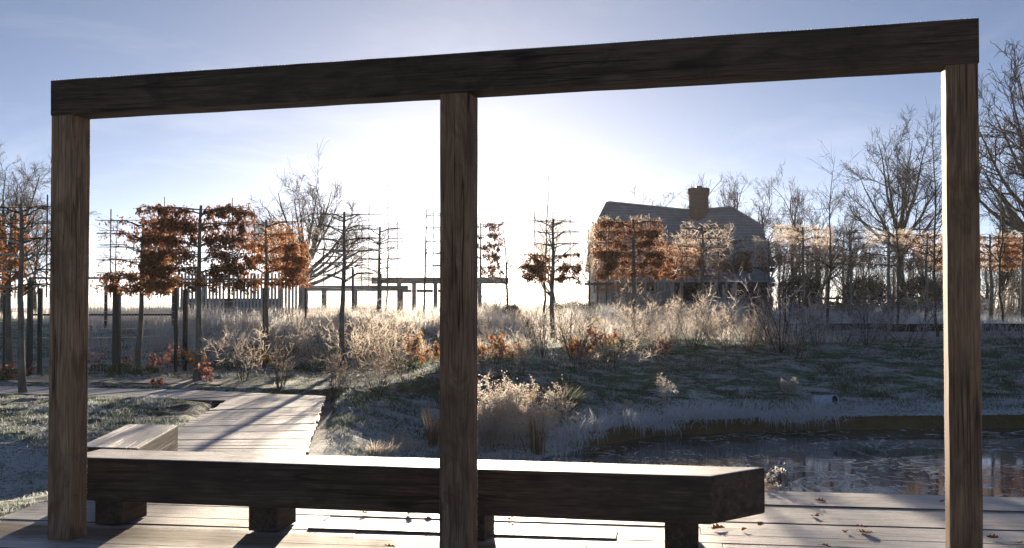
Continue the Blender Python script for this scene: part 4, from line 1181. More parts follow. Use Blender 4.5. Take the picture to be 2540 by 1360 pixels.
def oak_meshes(seed, H, rad, nl=14, trunk_r=0.36, n=(110, 520, 2000, 5200), minr=0.013, fork=0.26, flat=1.0):
    """domed oak: limbs fan out to an even dome, twigs fill its shell"""
    rng = np.random.RandomState(seed)
    m = 7; t = np.linspace(0, 1, m)
    tr_ = np.stack([np.cumsum(rng.normal(0, 0.004 * H, m)), np.cumsum(rng.normal(0, 0.004 * H, m)), t * H * 0.42], 1)[None]
    tr_[0, :, :2] -= tr_[0, 0, :2]
    rr_ = (trunk_r * (1 - 0.35 * t) * (1 + 0.5 * np.exp(-t * 10)))[None]
    limbs = []; lr_ = []
    for i in range(nl):
        az = i * 2.39996 + rng.uniform(-0.3, 0.3); f = (i + 0.5) / nl
        pol = math.radians(12 + 66 * f ** 0.8) + rng.uniform(-0.06, 0.06)
        z0 = H * (0.42 - (0.42 - fork) * f)
        p0 = np.array([np.interp(z0 / (H * 0.42), t, tr_[0, :, k]) for k in range(3)])
        tip = np.array([math.cos(az) * math.sin(pol) * rad, math.sin(az) * math.sin(pol) * rad, H * 0.36 + math.cos(pol) * H * 0.64 * flat])
        s_ = np.linspace(0, 1, 10)[:, None]
        ctrl = p0 + (tip - p0) * np.array([0.55, 0.55, 0.32])
        cv = (1 - s_) ** 2 * p0 + 2 * s_ * (1 - s_) * ctrl + s_ ** 2 * tip
        cv += np.cumsum(rng.normal(0, 0.012 * H, (10, 3)), 0) * s_ * 0.6
        limbs.append(cv[:9] * 1.0); lr_.append(np.linspace(trunk_r * rng.uniform(0.36, 0.55), trunk_r * 0.07, 9))
    limbs = np.array(limbs); lr_ = np.array(lr_)
    p2, r2_ = grow(rng, limbs, lr_, n[0], 0.25, 1.0, 0.6, 0.2, 0.42, 0.25, 0.55, 7, 0.13, 0.03, 0.35, minr)
    p3, r3_ = grow(rng, p2, r2_, n[1], 0.15, 1.0, 0.6, 0.2, 0.48, 0.25, 0.6, 5, 0.16, 0.035, 0.3, minr)
    p4, r4_ = grow(rng, p3, r3_, n[2], 0.1, 1.0, 0.65, 0.2, 0.55, 0.3, 0.7, 4, 0.18, 0.03, 0.3, minr)
    p5, r5_ = grow(rng, p4, r4_, n[3], 0.1, 1.0, 0.7, 0.25, 0.65, 0.3, 0.8, 3, 0.2, 0.02, 0.2, minr * 0.8)
    return tube_mesh('trunk', [(tr_, rr_, 10), (limbs, lr_, 7)], M['bark_dark']), tube_mesh('crown', [(p2, r2_, 5), (p3, r3_, 4), (p4, r4_, 3), (p5, r5_, 3)], M['twig_oak'])
T_oak = oak_meshes(11, 12.0, 4.3, 13, 0.30, (100, 480, 1900, 5000), 0.013, 0.28)
T_oak2 = oak_meshes(29, 12.0, 6.8, 19, 0.42, (150, 700, 2800, 7500), 0.018, 0.2)
T_up = tree_meshes(31, 12.0, 0.62, 0.2, 0.16, 0.10, (16, 80, 330, 1100, 2600), 0.012, 0.5, 0.12)
T_up2 = tree_meshes(37, 12.0, 0.7, 0.2, 0.2, 0.07, (14, 80, 330, 1100, 2600), 0.012, 0.6, 0.14)
HO, HO2, HU, HU2 = (top_of(t[1]) for t in (T_oak, T_oak2, T_up, T_up2))
FT = 'trees standing beyond the garden'
place_tree(T_oak, 'oak_tree', 'large spreading bare oak rising beside the right post', 2236, 70, 268, HO, 0.4, 0.9, FT, twig=M['twig_dark'])
place_tree(T_oak2, 'oak_tree', 'broad rounded bare oak behind the leafy trained trees, pale against the low sun', 752, 76, 424, HO2, 1.1, 0.95, FT)
place_tree(T_oak2, 'oak_tree', 'tall bare oak cut off by the right edge of the picture', 2625, 48, 110, HO2, 2.6, 0.85, FT, twig=M['twig_dark'])
place_tree(T_oak, 'bare_tree', 'dense bare tree at the left edge behind the wire fence', 10, 52, 352, HO, 2.0, 1.05, FT)
place_tree(T_up2, 'bare_tree', 'leaning fine-twigged tree left of the left post, behind the oak branches', 84, 58, 440, HU2, 0.7, 0.9, FT)
place_tree(T_up2, 'bare_tree', 'low rounded bare tree just left of the brick chimney', 1672, 84, 462, HU2, 0.3, 1.25, FT)
for px, yt, Y, w_, m_, rz_, lab in ((1745, 432, 92, .9, T_up, .2, 'upright bare tree directly behind the brick chimney'), (1818, 428, 88, .9, T_up, 1.3, 'upright bare tree just right of the brick chimney'), (1905, 424, 86, 1.1, T_up2, 2.2, 'bushy bare tree above the right end of the house roof'),
                            (1962, 440, 88, .9, T_up, 3.4, 'narrow bare tree right of the house roof'), (2022, 452, 84, 1.1, T_up2, 4.0, 'fine bare tree between the house and the large oak'), (2098, 480, 82, 1.2, T_up2, 5.1, 'low bare tree at the left foot of the large oak'),
                            (2300, 520, 84, 1.2, T_up2, 0.9, 'low bare tree at the right foot of the large oak'), (2480, 470, 70, 1.0, T_up, 2.9, 'thin bare tree in the gap right of the right post'), (1640, 505, 95, 1.0, T_up, 1.9, 'faint bare tree at the far left of the row behind the roof')):
    place_tree(m_, 'bare_tree', lab, px, Y, yt, HU if m_ is T_up else HU2, rz_, w_, FT)
place_tree(T_up2, 'bare_tree', 'frost-white bare tree left of the house roof, lit by the sun', 1372, 56, 470, HU2, 1.0, 1.25, FT, twig=M['twig_frost'])

# slender young trees in the border
def sapling_mesh(seed, H, n1=22, n2=70, lean=0.0, minr=0.0045):
    rng = np.random.RandomState(seed); m = 12; t = np.linspace(0, 1, m)
    tr_ = np.stack([lean * t * t * H + np.cumsum(rng.normal(0, 0.006 * H, m)), np.cumsum(rng.normal(0, 0.006 * H, m)), t * H], 1)[None]
    tr_[0, :, :2] -= tr_[0, 0, :2]
    rr_ = (0.045 * (1 - 0.93 * t))[None]
    p1, r1_ = grow(rng, tr_, rr_, n1, 0.3, 0.95, 0.85, 0.2, 0.3, 0.25, 0.55, 7, 0.14, 0.03, 0.7, minr)
    p2, r2_ = grow(rng, p1, r1_, n2, 0.1, 1.0, 0.7, 0.2, 0.4, 0.3, 0.6, 4, 0.18, 0.03, 0.3, minr)
    return tube_mesh('trunk', [(tr_, rr_, 8)], M['bark_dark']), tube_mesh('crown', [(p1, r1_, 4), (p2, r2_, 3)], M['twig_mid'])
YT = 'slender young trees'
for k, (px, Y, yt, lean, n1, n2, lab, tw) in enumerate((
    (1047, 38, 440, 0.02, 14, 30, 'thin young tree just left of the centre post, nearly without twigs', 'twig_mid'),
    (958, 41, 438, 0.03, 16, 40, 'thin young tree between the two leafless trained trees', 'twig_mid'),
    (1262, 36, 520, -0.05, 20, 60, 'thin young tree just right of the centre post over an evergreen bush', 'twig_mid'),
    (1347, 33, 415, 0.01, 22, 60, 'tall wispy young tree behind the half-leafy trained tree', 'twig_mid'),
    (2050, 29.5, 385, 0.06, 34, 130, 'dark young tree with a leaning top left of the large oak', 'twig_dark'),
    (2226, 33, 350, 0.0, 36, 140, 'dark straight young tree in front of the large oak trunk', 'twig_dark'),
    (2327, 27.5, 255, 0.02, 34, 120, 'dark young tree close against the right post', 'twig_dark'),
    (2487, 33, 330, 0.0, 40, 170, 'dark young tree standing in the gap right of the right post', 'twig_dark'),
    (1462, 44, 530, 0.0, 60, 420, 'bushy white frosted young tree before the pale house gable', 'twig_frost'),
    (282, 36, 545, 0.01, 14, 30, 'thin young tree behind the fence just right of the left post', 'twig_mid'))):
    x = XA(px, Y); zg = HZ(x, Y); H = P(px, yt, Y).z - zg
    tm, cm = sapling_mesh(200 + k, H, n1, n2, lean)
    t = thing('young_tree', lab, 'tree', (x, Y, zg - 0.03), 0.0, YT)
    put('trunk', tm, None, t); put('crown', with_mat(cm, M[tw]), None, t)

# ------------------------------------------------------------------ pleached trees on cane frames
def pleached(px, Y, pxl, pxr, yt, yb, label, leaf=0.0, mask=None, leafmat='leaf_beech', twig='twig_mid', seed=0, n1=150, n2=420, out=0.5, tiers=6, group='trained trees on cane frames', rz=None, lsize=0.075, canes=True, lean=0.0):
    rng = np.random.RandomState(seed)
    x = XA(px, Y); zg = HZ(x, Y)
    hb, ht = P(px, yb, Y).z - zg, P(px, yt, Y).z - zg
    xl_, xr_ = XA(pxl, Y) - x, XA(pxr, Y) - x
    t = thing('pleached_tree', label, 'tree', (x, Y, zg), rng.uniform(-0.12, 0.12) if rz is None else rz, group)
    m = 12; tt_ = np.linspace(0, 1, m)
    wob = np.cumsum(rng.normal(0, 0.012, (m, 2)), 0); wob -= wob[0]
    tr_ = np.stack([wob[:, 0] + lean * tt_, wob[:, 1], tt_ * (ht + 0.12) - 0.05], 1)[None]
    rr_ = (0.074 - 0.044 * tt_ + 0.03 * np.exp(-tt_ * 22))[None]
    put('trunk', tube_mesh('trunk', [(tr_, rr_, 9)], M['bark']), None, t)
    zs = np.linspace(hb, ht, tiers)
    if canes:
        for z in zs:
            me = box_mesh('cane', xr_ - xl_, 0.014, 0.014, M['cane'])
            put('cane', me, None, t, ((xl_ + xr_) / 2, 0.05, z + rng.uniform(-0.02, 0.02)), (0, rng.uniform(-0.02, 0.02), 0))
        for f in (0.18, 0.82):
            h_ = ht - hb + 0.5
            me = box_mesh('upright_cane', h_, 0.02, 0.02, M['cane'])
            put('upright_cane', me, None, t, (xl_ + f * (xr_ - xl_), 0.065, hb - 0.25 + h_ / 2), (rng.uniform(-0.03, 0.03), math.pi / 2, 0))
    arms = []
    for z in zs:
        for xe in (xl_, xr_):
            for rep in range(2):
                s_ = np.linspace(0, 1, 8)
                z0 = z - rng.uniform(0.02, 0.22)
                xx = np.interp(z0 / (ht + .07), tt_, tr_[0, :, 0])
                arms.append(np.stack([xx + (xe * rng.uniform(0.8, 1.0) - xx) * s_, np.cumsum(rng.normal(0, 0.018, 8)) + rep * 0.04, z0 + (z - z0) * np.minimum(1, s_ * 2.2) + np.cumsum(rng.normal(0, 0.012, 8))], 1))
    arms = np.array(arms)
    ra = np.broadcast_to(np.linspace(0.017, 0.006, 8), arms.shape[:2]).copy()
    put('arms', tube_mesh('arms', [(arms, ra, 5)], M['arm']), None, t)["kind"] = "stuff"
    p1, r1_ = grow(rng, arms, ra, n1, 0.05, 1.0, 1.0, 0.3, 0.34 * out / 0.5, 0.35, 0.6, 5, 0.2, 0.02, 0.0, 0.004)
    p2, r2_ = grow(rng, p1, r1_, n2, 0.1, 1.0, 0.8, 0.3, 0.55, 0.35, 0.7, 4, 0.22, 0.02, 0.0, 0.0035)
    p3, r3_ = grow(rng, p2, r2_, n2 * 2, 0.1, 1.0, 0.8, 0.3, 0.5, 0.35, 0.7, 3, 0.22, 0.0, 0.0, 0.003)
    def inbox(p_, r_, e=0.0):
        lim = 0.30 + e
        k_ = (np.abs(p_[:, :, 1]).max(1) < lim) & (p_[:, :, 0].min(1) > xl_ - 0.12 - e) & (p_[:, :, 0].max(1) < xr_ + 0.12 + e) & (p_[:, :, 2].max(1) < ht + 0.10 + e) & (p_[:, :, 2].min(1) > hb - 0.22)
        return p_[k_], r_[k_]
    ee = 0.12 if twig == 'twig_frost' else 0.0
    p1, r1_ = inbox(p1, r1_, ee); p2, r2_ = inbox(p2, r2_, ee); p3, r3_ = inbox(p3, r3_, ee)
    tw = put('twigs', tube_mesh('twigs', [(p1, r1_, 4), (p2, r2_, 3), (p3, r3_, 3)], M[twig]), None, t); tw["kind"] = "stuff"
    if leaf > 0:
        allp = np.concatenate([p1[:, 1:].reshape(-1, 3), p2[:, 1:].reshape(-1, 3), p3[:, 1:].reshape(-1, 3), arms[:, 1:].reshape(-1, 3)])
        u = (allp[:, 0] - xl_) / (xr_ - xl_); v = (allp[:, 2] - hb) / (ht - hb)
        pr = np.clip(mask(u, v), 0, 1) if mask is not None else np.ones(len(allp))
        pr = pr * (0.55 + 0.9 * (vnoise(allp[:, 0] * 6 + seed * 3.1, allp[:, 2] * 7) + 0.5))
        ok = (u > -0.06) & (u < 1.06) & (v > -0.14) & (v < 1.05)
        tier = 0.5 + 0.5 * np.cos((v * (tiers - 1)) * 2 * np.pi + 0.9)
        pr = pr * (0.35 + 0.65 * tier)
        pr = pr * ok; pr = pr / pr.sum()
        n_ = int(leaf * 2.8)
        sel = allp[rng.choice(len(allp), n_, p=pr)] + rng.normal(0, 0.03, (n_, 3))
        V, T = leaves_np(rng, sel, lsize, 0.7)
        lv = put('leaves', mesh_np('leaves', V, None, T, mat=M[leafmat]), None, t); lv["kind"] = "stuff"
    return t
full = lambda u, v: np.ones_like(u)
lower = lambda u, v: np.clip(1.25 - 1.5 * v, 0, 1)
pleached(28, 24, -95, 62, 545, 715, 'leafy trained tree at the left edge of the picture', 2600, lambda u, v: np.clip(1.2 - 0.8 * v, 0, 1), 'leaf_orange', 'twig_mid', 1)
pleached(62, 19.0, -65, 150, 515, 705, 'nearly leafless trained tree left of the left post', 90, full, 'leaf_beech', 'twig_dark', 2, 130, 360, 0.55)
pleached(340, 23.4, 236, 430, 545, 712, 'trained tree with slanting trunk, leafy on its right half', 1900, lambda u, v: np.clip(u * 1.6 - 0.3 + 0.6 * (v < 0.2), 0.02, 1), 'leaf_beech', 'twig_mid', 3, 110, 320, 0.45, lean=0.16)
pleached(490, 21.6, 362, 618, 518, 700, 'trained tree wholly covered in brown leaves, largest of the left row', 4600, full, 'leaf_beech', 'twig_dark', 4, 300, 800, 0.42, lsize=0.08)
pleached(660, 27.5, 600, 752, 552, 695, 'trained tree with orange-brown leaves and frosted arching shoots', 2700, lambda u, v: np.clip(1.3 - 1.2 * v, 0.1, 1), 'leaf_orange', 'twig_frost', 5, 170, 380, 0.6)
pleached(850, 23.8, 772, 945, 532, 682, 'leafless trained tree with bare dark canes left of centre', 0, None, 'leaf_beech', 'twig_mid', 6, 70, 170, 0.5)
pleached(938, 34, 870, 1010, 568, 690, 'leafless trained tree behind, nearest the centre post on its left', 0, None, 'leaf_beech', 'twig_mid', 7, 90, 220, 0.5)
pleached(1118, 31, 1055, 1170, 535, 690, 'leafless trained tree hidden by the centre post, arm ends showing', 0, None, 'leaf_beech', 'twig_mid', 8, 40, 100, 0.4)
pleached(1192, 54, 1140, 1246, 556, 690, 'narrow leafy trained tree touching the right side of the centre post', 2600, full, 'leaf_beech', 'twig_mid', 9, 170, 420, 0.4, lsize=0.10)
pleached(1370, 28.5, 1302, 1440, 548, 690, 'trained tree leafy below and bare above, right of the centre post', 1500, lambda u, v: (v < 0.42) * np.clip(1.3 - 1.2 * v, 0, 1), 'leaf_beech', 'twig_frost', 10, 60, 140, 0.6)
pleached(1572, 29, 1482, 1640, 550, 678, 'frost-topped trained tree full of dark brown leaves before the house', 3800, lambda u, v: np.clip(1.5 - 1.1 * v, 0.15, 1), 'leaf_beech', 'twig_frost', 11, 190, 460, 0.5)
pleached(1688, 34, 1638, 1745, 588, 680, 'frosted trained tree with orange leaves on pale trunk before the house', 1500, lower, 'leaf_orange', 'twig_frost', 12, 150, 380, 0.6)
pleached(1742, 31, 1682, 1806, 566, 684, 'white frosted trained tree almost without leaves below the chimney', 130, lower, 'leaf_orange', 'twig_frost', 13, 210, 620, 0.6)
pleached(1816, 41, 1780, 1862, 598, 668, 'small clipped frosted trained tree with brown underside right of the chimney', 1300, lambda u, v: np.clip(0.9 - 1.2 * v, 0, 1), 'leaf_beech', 'twig_frost', 14, 160, 420, 0.4, canes=False)
HG_ = 'clipped frosted trees of the far right row'
for k, (px, a, b_, yt, yb, nl, lm, lab) in enumerate((
    (1905, 1872, 1942, 598, 650, 200, 'leaf_beech', 'first clipped tree of the far row, lowest, at the right end of the house'),
    (1992, 1926, 2056, 568, 650, 250, 'leaf_orange', 'flat-topped frosted tree of the far row, highest, left of the leaning young tree'),
    (2108, 2048, 2172, 574, 652, 350, 'leaf_orange', 'frosted far-row tree with an orange heart, behind the leaning young tree'),
    (2206, 2166, 2252, 582, 655, 200, 'leaf_beech', 'frosted far-row tree behind the straight young tree'),
    (2298, 2246, 2362, 584, 662, 800, 'leaf_beech', 'leafy purple-brown far-row tree next to the right post'),
    (2456, 2420, 2498, 588, 660, 500, 'leaf_beech', 'pale far-row tree just right of the right post'),
    (2536, 2490, 2600, 590, 656, 1500, 'leaf_orange', 'far-row tree with bright orange leaves at the right edge'))):
    pleached(px, 36.5 if px < 2400 else 35, a, b_, yt, yb, lab, nl, lower if k < 4 else full, lm, 'twig_frost', 30 + k, 340, 850, 0.5, 5, HG_, canes=False, lsize=0.08)

# ------------------------------------------------------------------ shrubs
def shrub_mesh(seed, ns=10, spread=0.55, n1=60, n2=240, n3=500, up=0.05, minr=0.0034, wander=0.14, r0=0.0075, n4=0):
    """multi-stemmed twiggy shrub about 1 m tall: (stems, twigs)"""
    rng = np.random.RandomState(seed); m = 9
    st = []
    for i in range(ns):
        a = rng.uniform(0, 2 * math.pi); sp = spread * rng.uniform(0.25, 1.3)
        d = np.array([math.cos(a) * sp, math.sin(a) * sp, 1.0]); d /= np.linalg.norm(d)
        L_ = rng.uniform(0.45, 1.05); p = [np.array([math.cos(a), math.sin(a), 0]) * rng.uniform(0, 0.09) - [0, 0, 0.04]]
        for j in range(m - 1):
            d = d + rng.normal(0, wander * 0.75, 3) + [0, 0, up * 0.5]; d /= np.linalg.norm(d); p.append(p[-1] + d * L_ / (m - 1))
        st.append(p)
    st = np.array(st); rs = np.broadcast_to(np.linspace(r0, r0 * 0.3, m), st.shape[:2]).copy() * rng.uniform(0.6, 1.2, (ns, 1))
    p1, r1_ = grow(rng, st, rs, n1, 0.2, 1.0, 0.6, 0.25, 0.36, 0.35, 0.65, 6, wander, up, 0.3, minr)
    p2, r2_ = grow(rng, p1, r1_, n2, 0.1, 1.0, 0.7, 0.3, 0.42, 0.4, 0.75, 4, wander * 1.3, up, 0.1, minr)
    tw = [(p2, r2_, 3)]
    if n3:
        p3, r3_ = grow(rng, np.concatenate([p2]), r2_, n3, 0.1, 1.0, 0.75, 0.3, 0.5, 0.4, 0.85, 4, wander * 1.5, up, 0.0, minr * 0.9); tw.append((p3, r3_, 3))
        p4, r4_ = grow(rng, p3, r3_, n3, 0.1, 1.0, 0.8, 0.3, 0.5, 0.4, 0.9, 3, wander * 1.5, 0.0, 0.0, minr * 0.85); tw.append((p4, r4_, 3))
    return tube_mesh('stems', [(st, rs, 5), (p1, r1_, 4)], None), tube_mesh('twigs', tw, None)
SH = [shrub_mesh(1, 8, 0.6, 60, 230, 260), shrub_mesh(2, 11, 0.9, 80, 300, 380), shrub_mesh(3, 8, 0.4, 60, 230, 260), shrub_mesh(4, 12, 0.55, 60, 130, 80, 0.06, 0.0030, 0.09),
      shrub_mesh(5, 8, 0.95, 60, 170, 140, 0.03), shrub_mesh(6, 14, 0.8, 110, 420, 620), shrub_mesh(7, 8, 1.6, 60, 180, 240, -0.03)]
SHM = {}
def shrub(kind, mat, px, py, hpx, label, group, name='twiggy_shrub', wide=1.0, Y=None):
    g = G(px, py) if Y is None else Vector((XA(px, Y), Y, HZ(XA(px, Y), Y)))
    s = (0.9 if Y is None else 0.72) * hpx / F_PX * g.y
    key = (kind, mat)
    t = thing(name, label, 'shrub', g, 0.0, group)
    r_ = (px * 0.37) % 6.28
    use_mat(put('stems', SH[kind][0], M['stem'], t, (0, 0, 0), (0, 0, r_), (s * wide, s * wide, s)), M['stem_dark' if mat == 'twig_purple' else 'stem'])
    use_mat(stuffpart(put('twigs', SH[kind][1], M['twig_mid'], t, (0, 0, 0), (0, 0, r_), (s * wide, s * wide, s))), M[mat])
    return t
LB, BT_, RB = 'shrubs of the left border', 'shrubs along the top of the bank', 'shrubs of the shaded right bank'
for a in (
    (2, 'twig_frost', 605, 948, 165, 'upright pale frosted shrub beside the fully leaved trained tree', LB),
    (3, 'twig_mid', 693, 972, 175, 'spiky open shrub rooted at the far corner of the boardwalk', LB),
    (3, 'twig_mid', 828, 990, 170, 'two-stemmed open shrub right of the boardwalk corner', LB),
    (4, 'twig_mid', 870, 962, 110, 'thin dark shrub between the two shrubs nearest the boardwalk', LB),
    (0, 'twig_mid', 935, 985, 140, 'lone shrub halfway between boardwalk and centre post', LB),
    (4, 'twig_mid', 1022, 985, 130, 'arching shrub left of the centre post, lowest on the slope', LB),
    (1, 'twig_frost', 715, 900, 130, 'round frosted shrub below the orange-leaved trained tree', LB),
    (1, 'twig_frost', 790, 905, 120, 'round frosted shrub left of the leafless trained tree trunk', LB),
    (5, 'twig_frost', 892, 915, 150, 'dense frosted shrub right of the leafless trained tree trunk', LB),
    (5, 'twig_frost', 960, 910, 150, 'dense pink-tinged frosted shrub under the rear leafless tree', LB),
    (1, 'twig_frost', 1050, 900, 95, 'low frosted shrub touching the left side of the centre post', LB),
    (4, 'twig_mid', 1215, 935, 110, 'arching low shrub touching the right side of the centre post', BT_),
    (0, 'twig_frost', 1292, 925, 95, 'small frosted shrub behind the seed-head clump', BT_),
    (3, 'twig_mid', 1345, 885, 160, 'shrub of long dark rods left of the half-leafy trained tree', BT_),
    (3, 'twig_mid', 1425, 895, 170, 'shrub of long rods right of the half-leafy trained tree', BT_),
    (1, 'twig_frost', 1520, 915, 140, 'spreading frosted shrub low on the bank below the dark-leaved tree', BT_),
    (5, 'twig_frost', 1470, 860, 95, 'low dense frosted shrub behind the yellow-leaved plant', BT_),
    (5, 'twig_frost', 1585, 850, 110, 'frosted shrub at the foot of the dark-leaved trained tree', BT_),
    (1, 'twig_frost', 1628, 878, 115, 'pinkish frosted shrub left of the bank-top pair', BT_),
    (5, 'twig_frost', 1718, 868, 140, 'sunlit cream frosted shrub, left of the bank-top pair', BT_),
    (5, 'twig_frost', 1765, 850, 120, 'sunlit cream frosted shrub, right of the bank-top pair', BT_),
    (1, 'twig_mid', 1812, 880, 105, 'pink-brown rounded shrub at the edge of the sunlight', BT_),
    (5, 'twig_mid', 1858, 872, 120, 'large pink-brown shrub at the edge of the shade', BT_),
    (1, 'twig_mid', 1235, 868, 105, 'tan twiggy shrub behind the tall orange plant', BT_),
    (0, 'twig_mid', 1318, 862, 105, 'tan twiggy shrub behind the long dark rods', BT_),
    (2, 'twig_frost', 1395, 856, 100, 'narrow frosted shrub at the half-leafy tree trunk', BT_),
    (1, 'twig_mid', 1548, 868, 110, 'russet twiggy shrub left of the dark-leaved tree trunk', BT_),
    (0, 'twig_frost', 1675, 848, 105, 'frosted shrub between the pinkish one and the cream pair', BT_),
    (1, 'twig_mid', 1900, 852, 110, 'brown twiggy shrub behind the tallest rod-stemmed shrub', BT_),
    (6, 'twig_mid', 1760, 915, 48, 'low sprawling twigs on the bank below the cream shrubs', BT_),
    (6, 'twig_mid', 1660, 925, 48, 'low sprawling twigs on the bank below the pinkish shrub', BT_),
    (3, 'twig_purple', 1938, 870, 260, 'tallest rod-stemmed shrub on the right bank', RB),
    (2, 'twig_purple', 1972, 890, 165, 'upright dark shrub in front of the tallest rod-stemmed shrub', RB),
    (0, 'twig_purple', 2030, 862, 120, 'dark shrub beside the leaning young tree trunk', RB),
    (4, 'twig_purple', 2118, 890, 105, 'wide vase-shaped shrub lowest on the right bank', RB),
    (3, 'twig_purple', 2150, 858, 165, 'rod-stemmed shrub behind the vase-shaped one', RB),
    (1, 'twig_purple', 2095, 848, 105, 'hazy mauve shrub on the path edge', RB),
    (4, 'twig_purple', 2252, 862, 150, 'open spreading shrub beside the sleepers', RB),
    (0, 'twig_purple', 2190, 845, 90, 'small mauve shrub between sleepers and vase-shaped shrub', RB),
    (4, 'twig_purple', 2462, 852, 75, 'small bare shrub just right of the right post', RB),
    (4, 'twig_purple', 2535, 862, 95, 'bare shrub at the right edge on the bank', RB)):
    shrub(*a)
# rear border shrubs and rods, further back
BK = 'frosted shrubs of the rear border'
for a in (
    (3, 'twig_frost', 1560, 0, 165, 'pale long-rodded shrub in front of the screen wall', BK, 'twiggy_shrub', 0.8, 37.0),
    (5, 'twig_purple', 1868, 0, 100, 'mauve frosted bush right of the pampas clump', BK, 'twiggy_shrub', 1.3, 37.0),
    (3, 'twig_mid', 1905, 0, 190, 'tall pale rods below the end of the house', BK, 'twiggy_shrub', 0.9, 35.0),
    (3, 'twig_mid', 1990, 0, 170, 'tall pale rods under the flat-topped frosted tree', BK, 'twiggy_shrub', 0.9, 36.0),
    (5, 'twig_purple', 2000, 0, 95, 'mauve mass of twigs behind the dark shrubs', BK, 'twiggy_shrub', 1.6, 33.0),
    (5, 'twig_purple', 2130, 0, 85, 'mauve mass of twigs behind the vase-shaped shrub', BK, 'twiggy_shrub', 1.7, 33.5),
    (5, 'twig_purple', 2230, 0, 80, 'mauve mass of twigs around the straight young tree', BK, 'twiggy_shrub', 1.6, 35.0),
    (3, 'twig_mid', 2120, 0, 150, 'pale slanting rods under the orange-hearted tree', BK, 'twiggy_shrub', 0.9, 38.0),
    (3, 'twig_mid', 2210, 0, 140, 'pale slanting rods left of the purple-brown tree', BK, 'twiggy_shrub', 0.9, 38.0),
    (5, 'twig_mid', 2465, 0, 110, 'tan frosted bush right of the right post under the pale tree', BK, 'twiggy_shrub', 1.3, 37.0),
    (5, 'twig_mid', 2535, 0, 100, 'tan frosted bush at the right edge under the orange tree', BK, 'twiggy_shrub', 1.4, 37.0),
    (5, 'twig_frost', 1650, 0, 85, 'white frosted bush before the screen wall corner', BK, 'twiggy_shrub', 1.5, 34.0),
    (1, 'twig_frost', 1250, 0, 85, 'sparkling white bush beneath the narrow leafy tree', BK, 'twiggy_shrub', 1.4, 36.0),
    (1, 'twig_frost', 1225, 0, 150, 'white haze of twigs between the centre post and the thin tree', BK, 'twiggy_shrub', 1.0, 44.0)):
    shrub(*a)

# ------------------------------------------------------------------ plants holding coloured dead leaves
def leafy_plant(px, py, hpx, label, mat, seed, ns=6, per=7, size=0.1, spread=0.6, wide=1.0, heads=False):
    rng = np.random.RandomState(seed)
    g = G(px, py); H = hpx / F_PX * g.y
    t = thing('hydrangea', label, 'shrub', g, 0.0, 'plants holding coloured dead leaves')
    m = 7; st = []
    for i in range(ns):
        a = rng.uniform(0, 6.28); d = np.array([math.cos(a) * spread, math.sin(a) * spread, 1.0]); L_ = H * rng.uniform(0.55, 1.0)
        d /= np.linalg.norm(d); p = [np.array([0, 0, -0.03]) + rng.normal(0, 0.03, 3) * [1, 1, 0]]
        for j in range(m - 1):
            d = d + rng.normal(0, 0.09, 3) - [0, 0, 0.02]; d /= np.linalg.norm(d); p.append(p[-1] + d * L_ / (m - 1))
        st.append(p)
    st = np.array(st)
    rs = np.broadcast_to(np.linspace(0.007, 0.004, m), st.shape[:2]).copy()
    put('stems', tube_mesh('stems', [(st, rs, 5)], M['twig_mid']), None, t)
    pos = []
    for s_ in st:
        for q in range(per):
            f = rng.uniform(0.5, 1.0) * (m - 1); i = min(int(f), m - 2)
            pos.append(s_[i] + (s_[i + 1] - s_[i]) * (f - i) + rng.normal(0, 0.025, 3))
    pos = np.repeat(np.array(pos), 2, 0) + rng.normal(0, 0.03, (len(pos) * 2, 3))
    V, T = leaves_np(rng, pos, size * 1.2, 0.8, 0.6, 0.35)
    lv = put('leaves', mesh_np('leaves', V, None, T, mat=M[mat]), None, t); lv["kind"] = "stuff"
    if heads:
        hp = np.concatenate([s_[-1] + rng.normal(0, 0.045, (26, 3)) for s_ in st])
        V, T = leaves_np(rng, hp, 0.04, 0.0, 0.9, 0.2)
        hd = put('flower_heads', mesh_np('flower_heads', V, None, T, mat=M[mat]), None, t); hd["kind"] = "stuff"
